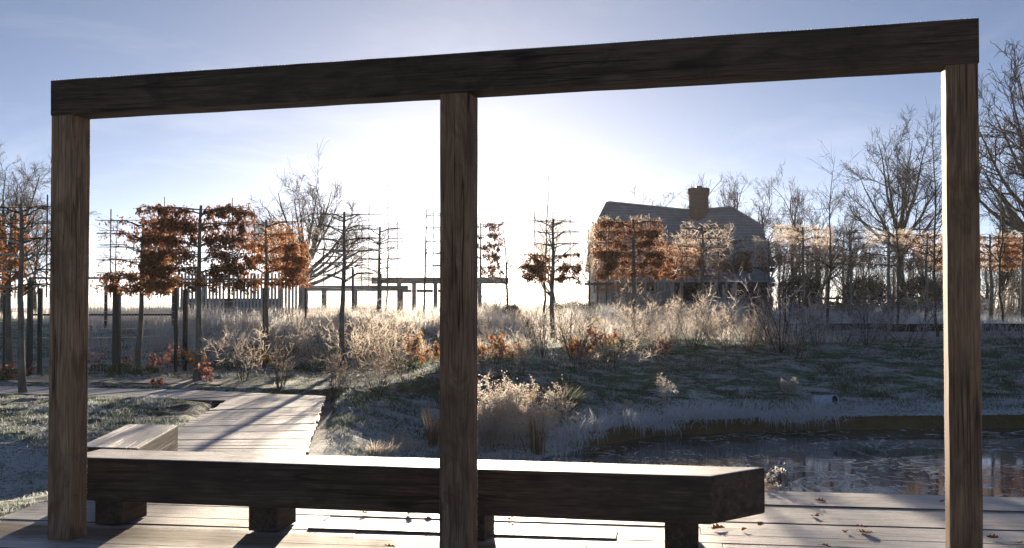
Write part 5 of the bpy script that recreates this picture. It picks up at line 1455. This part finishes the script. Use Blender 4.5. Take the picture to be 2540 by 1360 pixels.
for k, a in enumerate((
    (15, 945, 50, 'pink-leaved plant in the bottom left corner of the border', 'leaf_pink', 5, 8, .09),
    (55, 935, 60, 'pink-leaved plant before the nearly leafless trained tree', 'leaf_pink', 5, 6, .08),
    (240, 918, 65, 'pale pink plant tight against the left post', 'leaf_pink', 4, 6, .085, .5, 1, True),
    (300, 915, 45, 'brown-leaved plant beside the thick black fence post', 'leaf_amber', 4, 7, .09, .7),
    (345, 925, 75, 'dark shrivelled plant right of the slanting trunk', 'leaf_beech', 2, 12, .06, .2),
    (395, 925, 60, 'coral-leaved plant before the middle of the wire fence', 'leaf_pink', 5, 6, .08, .6, 1, True),
    (420, 915, 70, 'tallest coral plant before the double fence post', 'leaf_pink', 5, 6, .085, .5, 1, True),
    (480, 920, 85, 'amber drooping plant behind the fully leaved tree trunk', 'leaf_amber', 4, 8, .1, .6),
    (527, 950, 70, 'red-leaved plant right of the fully leaved tree trunk', 'leaf_pink', 5, 9, .09, .5),
    (385, 955, 30, 'low red plant at the gravel path edge', 'leaf_pink', 3, 7, .08, .5),
    (622, 905, 75, 'bronze drooping plant in the upright pale shrub', 'leaf_amber', 4, 10, .12, .4),
    (655, 915, 70, 'dark amber plant over the boardwalk corner shrub', 'leaf_amber', 5, 9, .11, .6),
    (690, 925, 60, 'brown-leaved plant in the spiky open shrub', 'leaf_beech', 4, 8, .09, .7),
    (1010, 905, 95, 'tall copper plant left of the centre post', 'leaf_amber', 6, 12, .10, .4),
    (1062, 905, 75, 'copper plant touching the left side of the centre post', 'leaf_amber', 5, 9, .09, .6),
    (960, 905, 70, 'thin copper plant in the pink-tinged shrub', 'leaf_amber', 5, 8, .09, .7),
    (1208, 900, 70, 'copper plant touching the right side of the centre post', 'leaf_amber', 6, 10, .10, .7),
    (1245, 895, 90, 'tall orange plant right of the centre post', 'leaf_amber', 6, 11, .10, .5),
    (1285, 900, 70, 'dark orange plant right of the tall orange one', 'leaf_amber', 5, 9, .09, .6),
    (1440, 890, 75, 'yellow-leaved plant on the bank top', 'leaf_amber', 7, 12, .09, .7),
    (1488, 880, 115, 'tall plant with purple and orange leaves on the bank top', 'leaf_amber', 5, 10, .10, .45),
    (1635, 880, 70, 'rose-pink leaved plant in the pinkish shrub', 'leaf_pink', 8, 9, .08, .8))):
    a = list(a); px, py, hp, lab, mt = a[:5]; rest = a[5:]
    leafy_plant(px, py, hp, lab, mt, 300 + k, *rest)

# ------------------------------------------------------------------ clumps, bushes and hedges
def blade_clump(name, label, cat, g, H, n, mat, spread, lean, width, seed, group=None, curve=0.8, droop=None):
    rng = np.random.RandomState(seed)
    t = thing(name, label, cat, g, 0, group)
    a = rng.uniform(0, 6.28, n); r = np.abs(rng.normal(0, 0.35, n)) * spread
    m = 6
    d = np.stack([np.cos(a) * lean * rng.uniform(0.1, 1.2, n), np.sin(a) * lean * rng.uniform(0.1, 1.2, n), np.ones(n)], 1)
    if droop is not None: d += np.array(droop) * rng.uniform(0.3, 1.2, n)[:, None]
    d /= np.linalg.norm(d, axis=1, keepdims=True)
    L_ = H * rng.uniform(0.5, 1.15, n)
    p = np.stack([np.cos(a) * r, np.sin(a) * r, np.full(n, -0.03)], 1)
    pts = [p]
    for k in range(m - 1):
        d = d + np.array([0, 0, -curve * 0.22 * (k / 2)]) * rng.uniform(0.4, 1.4, n)[:, None]; d /= np.linalg.norm(d, axis=1, keepdims=True)
        pts.append(pts[-1] + d * (L_ / (m - 1))[:, None])
    PP = np.stack(pts, 1)
    sd = np.cross(PP[:, 1] - PP[:, 0], rng.normal(size=(n, 3))); sd /= np.linalg.norm(sd, axis=1, keepdims=True)
    w_ = width * np.array([0.7, 1, 0.95, 0.75, 0.5, 0.06])
    Lf = PP - sd[:, None] * w_[None, :, None] / 2; Rt = PP + sd[:, None] * w_[None, :, None] / 2
    V = np.stack([Lf, Rt], 2).reshape(-1, 3)
    ii = np.arange(n * m * 2).reshape(n, m, 2)
    q = np.stack([ii[:, :-1, 0], ii[:, :-1, 1], ii[:, 1:, 1], ii[:, 1:, 0]], -1).reshape(-1, 4)
    b = put('blades', mesh_np('blades', V, q, smooth=True, mat=M[mat]), None, t); b["kind"] = "stuff"
    return t
# pampas and its plumes
g = Vector((XA(1797, 36), 36.0, HZ(XA(1797, 36), 36)))
pam = blade_clump('pampas_grass', 'blue-green frosted pampas clump with pale plumes before the house', 'grass clump', g, 1.15, 900, 'sedge', 0.5, 0.55, 0.016, 5, None, 0.9)
pam.children[0].data.materials[0] = M['grass_edge']
rng = np.random.RandomState(8)
for i in range(9):
    a = rng.uniform(0, 6.28); l = rng.uniform(0.1, 0.5)
    s_ = np.linspace(0, 1, 6)[:, None]
    st = (np.array([math.cos(a) * l, math.sin(a) * l, 1.45 + rng.uniform(-0.25, 0.2)]) * s_)[None]
    pl = put('plume_stem', tube_mesh('plume_stem', [(st, np.full((1, 6), 0.006), 4)], M['goldenrod']), None, pam)
    hp = st[0, -1] - np.outer(rng.uniform(0, 0.32, 160), [0, 0, 1]) + rng.normal(0, 0.022, (160, 3))
    V, T = leaves_np(rng, hp, 0.06, -0.4, 0.25, 0.1)
    put('plume', mesh_np('plume', V, None, T, mat=M['goldenrod']), None, pl)["kind"] = "stuff"
# sedge by the pond
blade_clump('sedge_clump', 'green sedge clump with arching pale tips by the pond', 'grass clump', G(1385, 1025), 0.62, 260, 'sedge', 0.3, 0.75, 0.014, 9, None, 0.7, (0.35, 0, 0))
# overhanging tussocks along the waterline
rng = np.random.RandomState(12)
TG = 'frosted tussocks along the far waterline'
for k, (px, lab) in enumerate(((1420, 'frosted tussock right of the seed-head clump, first along the waterline'), (1478, 'second frosted tussock along the waterline from the seed-head clump'), (1540, 'third frosted tussock along the waterline from the seed-head clump'), (1592, 'fourth frosted tussock along the waterline from the seed-head clump'),
                               (1640, 'fifth frosted tussock along the waterline, hanging to the ice'), (1700, 'sixth frosted tussock along the waterline, hanging to the ice'), (1762, 'seventh frosted tussock along the waterline'), (1830, 'frosted tussock fourth from the drain pipe'), (1905, 'frosted tussock third from the drain pipe'), (1965, 'frosted tussock second from the drain pipe'), (2022, 'largest frosted tussock just below the drain pipe'))):
    # find the waterline along this column
    ys = np.arange(13.5, 19, 0.02); xs = XA(px, ys); sd = pond_sd(xs, ys)
    i = np.nonzero(sd > 0.10)[0]; i = i[0] if len(i) else 0
    g = Vector((xs[i], ys[i], HZ(xs[i], ys[i]) + 0.02))
    blade_clump('grass_tussock', lab, 'grass clump', g + Vector((0, -0.03, 0.03)), 0.5 if k != 10 else 0.62, 150, 'tussock', 0.6, 0.6, 0.013, 40 + k, TG, 2.4, (-0.05, -1.0, 0.0))
# seed-head clump: the frosted goldenrod at the water's edge
def seed_clump(label, g, H, nst, seed, spread, reeds=0):
    rng = np.random.RandomState(seed)
    t = thing('goldenrod', label, 'plant', g)
    m = 7; st = []
    for i in range(nst):
        a = rng.uniform(0, 6.28); r = abs(rng.normal(0, 0.6)) * spread
        d = np.array([math.cos(a) * 0.22, math.sin(a) * 0.22, 1.0]); d /= np.linalg.norm(d); L_ = H * rng.uniform(0.55, 1.05)
        p = [np.array([math.cos(a) * r, math.sin(a) * r * 0.6, -0.05])]
        for j in range(m - 1):
            d = d + rng.normal(0, 0.07, 3); d /= np.linalg.norm(d); p.append(p[-1] + d * L_ / (m - 1))
        st.append(p)
    st = np.array(st); rs = np.broadcast_to(np.linspace(0.004, 0.002, m), st.shape[:2]).copy()
    p1, r1_ = grow(rng, st, rs, nst * 9, 0.35, 1.0, 0.8, 0.25, 0.22, 0.3, 0.7, 4, 0.12, 0.04, 0.3, 0.0016)
    p2, r2_ = grow(rng, p1, r1_, nst * 24, 0.2, 1.0, 0.8, 0.25, 0.5, 0.3, 0.7, 3, 0.15, 0.02, 0.0, 0.0014)
    put('stems', tube_mesh('stems', [(st, rs, 4), (p1, r1_, 3), (p2, r2_, 3)], M['goldenrod']), None, t)["kind"] = "stuff"
    pos = np.concatenate([p1[:, 2:].reshape(-1, 3), p2.reshape(-1, 3)])
    pos = np.repeat(pos, 2, 0) + rng.normal(0, 0.008, (len(pos) * 2, 3))
    V, T = leaves_np(rng, pos, 0.028, 0.0, 0.5, 0.2)
    put('seed_heads', mesh_np('seed_heads', V, None, T, mat=M['goldenrod']), None, t)["kind"] = "stuff"
    return t
seed_clump('large cloud of frosted seed heads at the water edge right of the centre post', G(1275, 1105), 0.9, 70, 3, 0.6)
seed_clump('smaller frosted seed-head plant leaning left of the large cloud', G(1215, 1110), 0.62, 40, 4, 0.3)
seed_clump('tall single seed-head weed standing on the far bank', G(1650, 1015), 0.62, 4, 5, 0.05)
seed_clump('small pale seed-head weed near the tall one on the bank', G(1560, 1015), 0.32, 4, 6, 0.05)
seed_clump('pale dead weed sprawling on the bank above the drain pipe', G(1955, 975), 0.3, 8, 7, 0.2)
seed_clump('tiny frosted weed on the ice edge beside the bench end', Vector((2.33, 9.1, -0.45)), 0.62, 3, 8, 0.03)
blade_clump('reed_clump', 'bundle of dry brown reeds at the foot of the seed heads', 'reeds', G(1330, 1125), 0.55, 70, 'reed', 0.2, 0.25, 0.016, 21, None, 0.5)
blade_clump('reed_clump', 'pale broken reeds left of the centre post on the low ledge', 'reeds', G(1072, 1110), 0.62, 60, 'reed', 0.22, 0.2, 0.012, 22, None, 0.4)
blade_clump('reed_clump', 'thin reed stems poking through the ice by the reeds', 'reeds', Vector((XA(1385, 14.6), 14.6, -0.56)), 0.34, 40, 'tussock', 0.8, 0.5, 0.008, 23, None, 0.6)
for k, (px, py, lab) in enumerate(((1030, 1115, 'sunlit straw tuft on the low ledge, nearest the centre post'), (985, 1100, 'sunlit straw tuft in the middle of the low ledge'), (930, 1120, 'sunlit straw tuft on the low ledge, farthest from the centre post'))):
    blade_clump('grass_tuft', lab, 'grass clump', G(px, py), 0.22, 220, 'goldenrod', 0.4, 0.8, 0.006, 60 + k, 'straw tufts on the low ledge', 1.0)

def leaf_bush(name, label, cat, loc, rx, ry, rz_, n, mat, size, seed, group=None, stem=True):
    rng = np.random.RandomState(seed)
    t = thing(name, label, cat, loc, 0, group)
    d = rng.normal(size=(n, 3)); d /= np.linalg.norm(d, axis=1, keepdims=True)
    lump = 0.78 + 0.45 * (vnoise(d[:, 0] * 2.3 + seed, d[:, 1] * 2.3 + d[:, 2] * 1.7) + 0.5) * 0.8
    r = (rng.uniform(0.35, 1.0, n) ** 0.45) * lump
    p = d * r[:, None] * np.array([rx, ry, rz_]); p[:, 2] += rz_ * 0.92; p = p[p[:, 2] > 0.02]
    V, T = leaves_np(rng, p, size, -0.1, 0.6, 0.2)
    put('foliage', mesh_np('foliage', V, None, T, mat=M[mat]), None, t)["kind"] = "stuff"
    if stem:
        m = 6
        st = []
        for i in range(9):
            e = p[rng.randint(len(p))] * 0.85; s_ = np.linspace(0, 1, m)[:, None]
            st.append(np.array([0, 0, -0.1]) * (1 - s_) + e * s_ + rng.normal(0, 0.03, (m, 3)) * s_)
        st = np.array(st)
        put('branches', tube_mesh('branches', [(st, np.broadcast_to(np.linspace(0.03, 0.008, m), st.shape[:2]).copy(), 5)], M['bark_dark']), None, t)
    return t
def at(px, Y): x = XA(px, Y); return Vector((x, Y, HZ(x, Y)))
leaf_bush('evergreen_bush', 'small green conical bush at the foot of the thin tree right of centre post', 'shrub', at(1268, 36), 0.42, 0.42, 0.36, 2600, 'leaf_green', 0.07, 1)
DM = 'frosted clipped domes beside the plant rail'
for k, (px, Y, r, lab) in enumerate(((1385, 38, .5, 'frost-capped clipped dome, leftmost of the three by the plant rail'), (1425, 38.6, .55, 'frost-capped clipped dome, middle of the three by the plant rail'), (1462, 38, .55, 'frost-capped clipped dome, rightmost of the three by the plant rail'))):
    leaf_bush('clipped_dome', lab, 'shrub', at(px, Y), r, r, r * 0.75, 2600, 'leaf_green', 0.045, 10 + k, DM, False)
for k, (px, Y, r, lab) in enumerate(((1662, 40, .40, 'blue-green frosted bush right of the screen wall corner'), (1712, 40, .5, 'blue-green frosted bush left of the pampas clump'))):
    leaf_bush('blue_bush', lab, 'shrub', at(px, Y), r, r, r * 0.8, 1800, 'leaf_blue', 0.07, 20 + k, 'blue frosted bushes before the lean-to', False)
EV = 'dark evergreens behind the far row'
for k, (px, Y, rx, rz_, lab) in enumerate(((1985, 66, 1.4, 1.3, 'dark evergreen beside the right gable of the house'), (2150, 66, 1.6, 1.3, 'dark evergreen left of the large oak trunk'),
                                           (2285, 67, 1.6, 1.3, 'dark evergreen between the large oak and the car'), (2360, 79, 1.9, 1.6, 'dark evergreen behind the parked car'))):
    leaf_bush('evergreen_shrub', lab, 'shrub', at(px, Y), rx, 1.2, rz_, 6500, 'leaf_dark', 0.13, 50 + k, EV)
FH_ = 'tall bare hedge bushes far beyond the clipped row'
for px, Y, h_, lab in ((1925, 72, 150, 'tall bare hedge bush right behind the house gable'), (1990, 74, 135, 'tall bare hedge bush behind the flat-topped frosted tree'), (2050, 72, 150, 'tall bare hedge bush behind the leaning young tree'), (2110, 75, 140, 'tall bare hedge bush behind the orange-hearted tree'),
                      (2165, 73, 130, 'tall bare hedge bush left of the large oak'), (2225, 76, 150, 'tall bare hedge bush behind the large oak trunk'), (2280, 74, 140, 'tall bare hedge bush right of the large oak'), (2335, 84, 150, 'tall bare hedge bush over the parked car'),
                      (2462, 72, 150, 'tall bare hedge bush right of the right post'), (2530, 74, 140, 'tall bare hedge bush at the right edge')):
    shrub(5, 'twig_hedge', px, 0, h_ * 1.35, lab, FH_, 'hedge_bush', 0.75, Y)
# far-off wood behind the drive, one grey mass of stems
rng = np.random.RandomState(91)
n = 80
wy_ = rng.uniform(98, 116, n); wx_ = (rng.uniform(1865, 2660, n) - 1270) / F_PX * wy_
hh = rng.uniform(5.0, 9.0, n); s_ = np.linspace(0, 1, 6)
base = np.stack([wx_, wy_, height(wx_, wy_) - 0.2], 1)
st = base[:, None] + np.stack([np.cumsum(rng.normal(0, 0.12, (n, 6)), 1), np.cumsum(rng.normal(0, 0.12, (n, 6)), 1), s_[None] * hh[:, None]], -1)
rs = np.linspace(0.16, 0.03, 6)[None] * rng.uniform(0.5, 1.2, (n, 1))
p1, r1_ = grow(rng, st, rs, 800, 0.1, 1.0, 0.7, 0.25, 0.34, 0.3, 0.5, 5, 0.15, 0.05, 0.4, 0.025)
p2, r2_ = grow(rng, p1, r1_, 2800, 0.1, 1.0, 0.7, 0.25, 0.5, 0.3, 0.6, 3, 0.2, 0.03, 0.2, 0.022)
tag(put('far_woodland', tube_mesh('far_woodland', [(st, rs, 5), (p1, r1_, 3), (p2, r2_, 3)], M['twig_oak'])), 'grey leafless woodland far behind the clipped row', None, None, 'stuff')
HB = 'low dark hedges along the far drive'
for k, (px0, px1, Y, lab) in enumerate(((2030, 2105, 52, 'low frosted hedge behind the leaning young tree'), (2180, 2290, 54, 'low frosted hedge behind the straight young tree'))):
    g = at((px0 + px1) / 2, Y); rx = (XA(px1, Y) - XA(px0, Y)) / 2
    leaf_bush('low_hedge', lab, 'hedge', g, rx, 0.4, 0.42, 3600, 'leaf_green', 0.08, 70 + k, HB, False)
# low rail fence along the drive
rY = 50.0
g = at(2150, rY)
rf_ = thing('rail_fence', 'low pale post and rail fence along the far drive', 'fence', g)
x0, x1 = XA(2010, rY) - g.x, XA(2345, rY) - g.x
for x in np.linspace(x0, x1, 6): beam('post', (x, 0, -0.3), (x, 0, 1.0), 0.12, 0.12, M['weathered'], rf_)
for z in (0.5, 0.9): beam('rail', (x0, -0.09, z), (x1, -0.09, z), 0.05, 0.1, M['weathered'], rf_)
# ground-hugging frosty plants at the foot of the wire fence
LM = 'low frosted mounds at the path edge'
for k, (px, py, r, lab) in enumerate(((15, 945, .3, 'low green frosted mound at the left edge'), (255, 925, .28, 'low frosted mound beside the left post'), (300, 930, .3, 'low frosted mound under the thick fence post'), (360, 935, .28, 'low dark mound at the foot of the slanting trunk'), (460, 912, .35, 'wide low frosted mound before the double fence post'), (555, 918, .33, 'low frosted mound right of the fully leaved tree'), (770, 925, .3, 'dark low mound left of the leafless tree trunk'), (1000, 925, .3, 'dark low mound before the tall copper plant'), (1520, 862, .3, 'green low mound beside the purple and orange plant'))):
    leaf_bush('ground_plant', lab, 'plant', G(px, py), r * 1.4, r, r * 0.45, 700, 'leaf_green', 0.05, 90 + k, LM, False)

# ------------------------------------------------------------------ grass (uncountable)
def grass(name, label, n, xr_, yr_, cond, hgt, wid, lean, mat, seed, clump=0.5, cs=1.6):
    rng = np.random.RandomState(seed)
    x = rng.uniform(*xr_, n * 2); y = rng.uniform(*yr_, n * 2)
    keep = rng.rand(n * 2) < np.clip(0.5 + clump * 3.2 * fbm(x + seed, y, cs, 2), 0.02, 1)
    if cond is not None: keep &= cond(x, y)
    x, y = x[keep][:n], y[keep][:n]
    z = height(x, y)
    hh = hgt * (0.65 + 0.9 * (fbm(x + 5, y + seed, cs * 1.5, 2) + 0.4))
    V, Q, T = blades_np(rng, x, y, z, np.maximum(hh, hgt * 0.25), wid, lean)
    o = put(name, mesh_np(name, V, Q, T, mat=M[mat]))
    return tag(o, label, None, None, 'stuff')
off_walk = lambda x, y: (np.minimum(seg_d(x, y, (-2.9, 9.2), (-4.1, 17.8)), np.minimum(seg_d(x, y, (-4.1, 17.8), (-7.0, 18.9)), seg_d(x, y, (-7.0, 18.9), (-11.0, 19.8)))) > 1.02)
off_path = lambda x, y: ~((x < -4.8) & (y > 19.8) & (y < 22.2)) & ~((x > 5.2) & (y > 25.4) & (y < 30.4))
grass('bank_grass', 'short frosty grass and moss on the far bank', 60000, (-2.5, 13.5), (15.5, 25.5), lambda x, y: (pond_sd(x, y) > 0.5) & off_walk(x, y), 0.075, 0.014, 1.0, 'bank_grass', 1, 0.8, 0.9)
grass('edge_grass', 'matted white frosted grass along the far waterline', 22000, (0.3, 13), (14.2, 19.2), lambda x, y: (pond_sd(x, y) > np.where(x > 5.3, 0.22, 0.06)) & (pond_sd(x, y) < 1.15), 0.10, 0.008, 1.5, 'grass_edge', 2, 0.3, 2.0)
grass('lawn_grass', 'frosty rough grass left of the deck and boardwalk', 26000, (-9.5, -3.55), (7.0, 17.6), lambda x, y: off_walk(x, y) & ~((x > -3.8) & (y < 9.9)), 0.06, 0.010, 1.1, 'grass', 3, 1.0, 1.3)
grass('slope_grass', 'frosty rough grass between boardwalk and pond', 30000, (-3.6, 0.6), (10.5, 21), lambda x, y: off_walk(x, y) & (pond_sd(x, y) > 0.1), 0.07, 0.010, 1.0, 'grass', 4, 0.6, 1.5)
grass('border_grass', 'thin frosty weeds in the left border', 22000, (-13, 3), (20, 28), lambda x, y: off_walk(x, y) & off_path(x, y) & (pond_sd(x, y) > 3), 0.08, 0.010, 0.9, 'grass', 5, 0.7, 1.2)
grass('mound_grass', 'pale frosty grass on the mound behind the wire fence', 26000, (-20, -1), (26.5, 34), None, 0.10, 0.014, 0.9, 'grass_edge', 6, 0.4, 0.9)
grass('meadow_grass', 'tall dry meadow grass glowing in the low sun', 60000, (-15, 8.5), (31.5, 47), None, 0.6, 0.013, 0.4, 'meadow', 7, 0.5, 0.5)
grass('meadow_grass', 'pale dry grass on the brow of the mound', 16000, (-13, -1.0), (28.8, 32.5), None, 0.42, 0.011, 0.45, 'meadow', 27, 0.6, 0.7)
grass('meadow_grass', 'cream dry grass along the top of the bank', 20000, (-1.5, 8.2), (24.6, 33), lambda x, y: off_path(x, y), 0.42, 0.011, 0.45, 'meadow', 17, 0.6, 0.7)
grass('meadow_grass', 'tall dry grass and stems of the right-hand rear border', 16000, (6, 20), (30.6, 44), lambda x, y: off_path(x, y), 0.42, 0.012, 0.4, 'tussock', 8, 0.5, 0.6)
grass('field_fringe', 'dark grass fringe along the far mound top', 5000, (-34, -4), (47, 56), None, 0.6, 0.03, 0.3, 'meadow', 9, 0.5, 0.4)

# ------------------------------------------------------------------ fallen leaves on the deck
def oak_leaf(seed):
    rng = np.random.RandomState(seed)
    n = 15; L_ = 0.085
    s_ = np.linspace(0, 1, n)
    w_ = 0.028 * np.sin(np.pi * np.clip(s_ * 0.95 + 0.05, 0, 1)) ** 0.7 * (1 + 0.38 * np.sin(s_ * 22 + rng.uniform(0, 3))) + 0.001
    curl = rng.uniform(6, 12)
    bend = rng.uniform(-2.2, 2.6)
    V = []
    for k in range(n):
        x = (s_[k] - 0.5) * L_; zc = 0.012 + bend * 1.5 * x * x
        for f in (-1, -0.5, 0, 0.5, 1):
            y = f * w_[k]; V.append((x, y * 0.9, zc + curl * y * y + rng.normal(0, 0.0006)))
    ii = np.arange(n * 5).reshape(n, 5)
    q = np.stack([ii[:-1, :-1], ii[1:, :-1], ii[1:, 1:], ii[:-1, 1:]], -1).reshape(-1, 4)
    V = np.array(V); V[:, 2] -= V[:, 2].min()
    return mesh_np('blade', V, q, smooth=True, mat=M['fallen'])
OL = [oak_leaf(k) for k in range(5)]
stalk = np.array([[[-0.042, 0, 0.012], [-0.055, 0.003, 0.008], [-0.07, 0.004, 0.004]]])
ST = tube_mesh('stalk', [(stalk, np.full((1, 3), 0.0012), 4)], M['reed'])
for k, (px, py, sc_, lab) in enumerate((
    (905, 1273, 1.0, 'orange leaf on the deck under the bench, left of the centre post'), (1018, 1277, 1.1, 'curled orange leaf under the bench, second left of the centre post'), (1063, 1278, 1.1, 'brown leaf under the bench, closest left of the centre post'),
    (1268, 1286, 1.0, 'dark leaf under the bench right of the centre post'), (966, 1356, 1.2, 'red-brown leaf at the bottom edge left of the centre post'), (2036, 1243, 1.2, 'near-black crumpled leaf by the water edge of the deck'),
    (2022, 1281, 1.2, 'bright orange leaf on the deck right of the bench'), (1886, 1300, 1.1, 'upright dark leaf below the bench corner'), (1782, 1310, 1.5, 'brown lobed leaf beside the right bench leg'),
    (2137, 1307, 1.2, 'arched brown leaf in the middle of the right deck'), (2148, 1322, 1.6, 'long dark leaf lying in a board gap on the right deck'), (2096, 1319, 0.9, 'small orange leaf in a board gap left of the long dark one'),
    (2341, 1243, 1.2, 'leaf by the water edge just left of the right post'), (2050, 1355, 1.0, 'small upright leaf at the bottom edge of the right deck'), (2462, 1334, 1.2, 'dark leaf just right of the right post'), (2528, 1347, 1.0, 'leaf in the bottom right corner of the deck'), (1846, 1313, 0.7, 'tiny brown leaf right of the lobed leaf'))):
    g = PZ(px, py, 0.009)
    t = thing('fallen_leaf', lab, 'leaf', g, (k * 2.4) % 6.28, 'fallen leaves on the deck', sc_ * 0.85)
    put('blade', OL[k % 5], None, t, (0, 0, 0), (0.25 * math.sin(k * 1.7), 0.2 * math.cos(k), 0)); put('stalk', ST, None, t)

# ------------------------------------------------------------------ the air
bm = bmesh.new()
bmesh.ops.create_cube(bm, size=1.0)
hz = NT('winter_haze')
hv = hz.n("ShaderNodeVolumePrincipled")
hv.inputs['Color'].default_value = (0.97, 0.96, 0.95, 1)
hv.inputs['Density'].default_value = HAZE_DENSITY
hv.inputs['Anisotropy'].default_value = HAZE_G
hz.link(hv.outputs[0], hz.out.inputs['Volume'])
haze = put('haze', mesh_bm('haze', bm, hz.m), None, None, (0, 1250, 9.3), (0, 0, 0), (1900, 2800, 24.6))
tag(haze, 'thin bright winter haze filling the garden and fields', None, None, 'stuff')
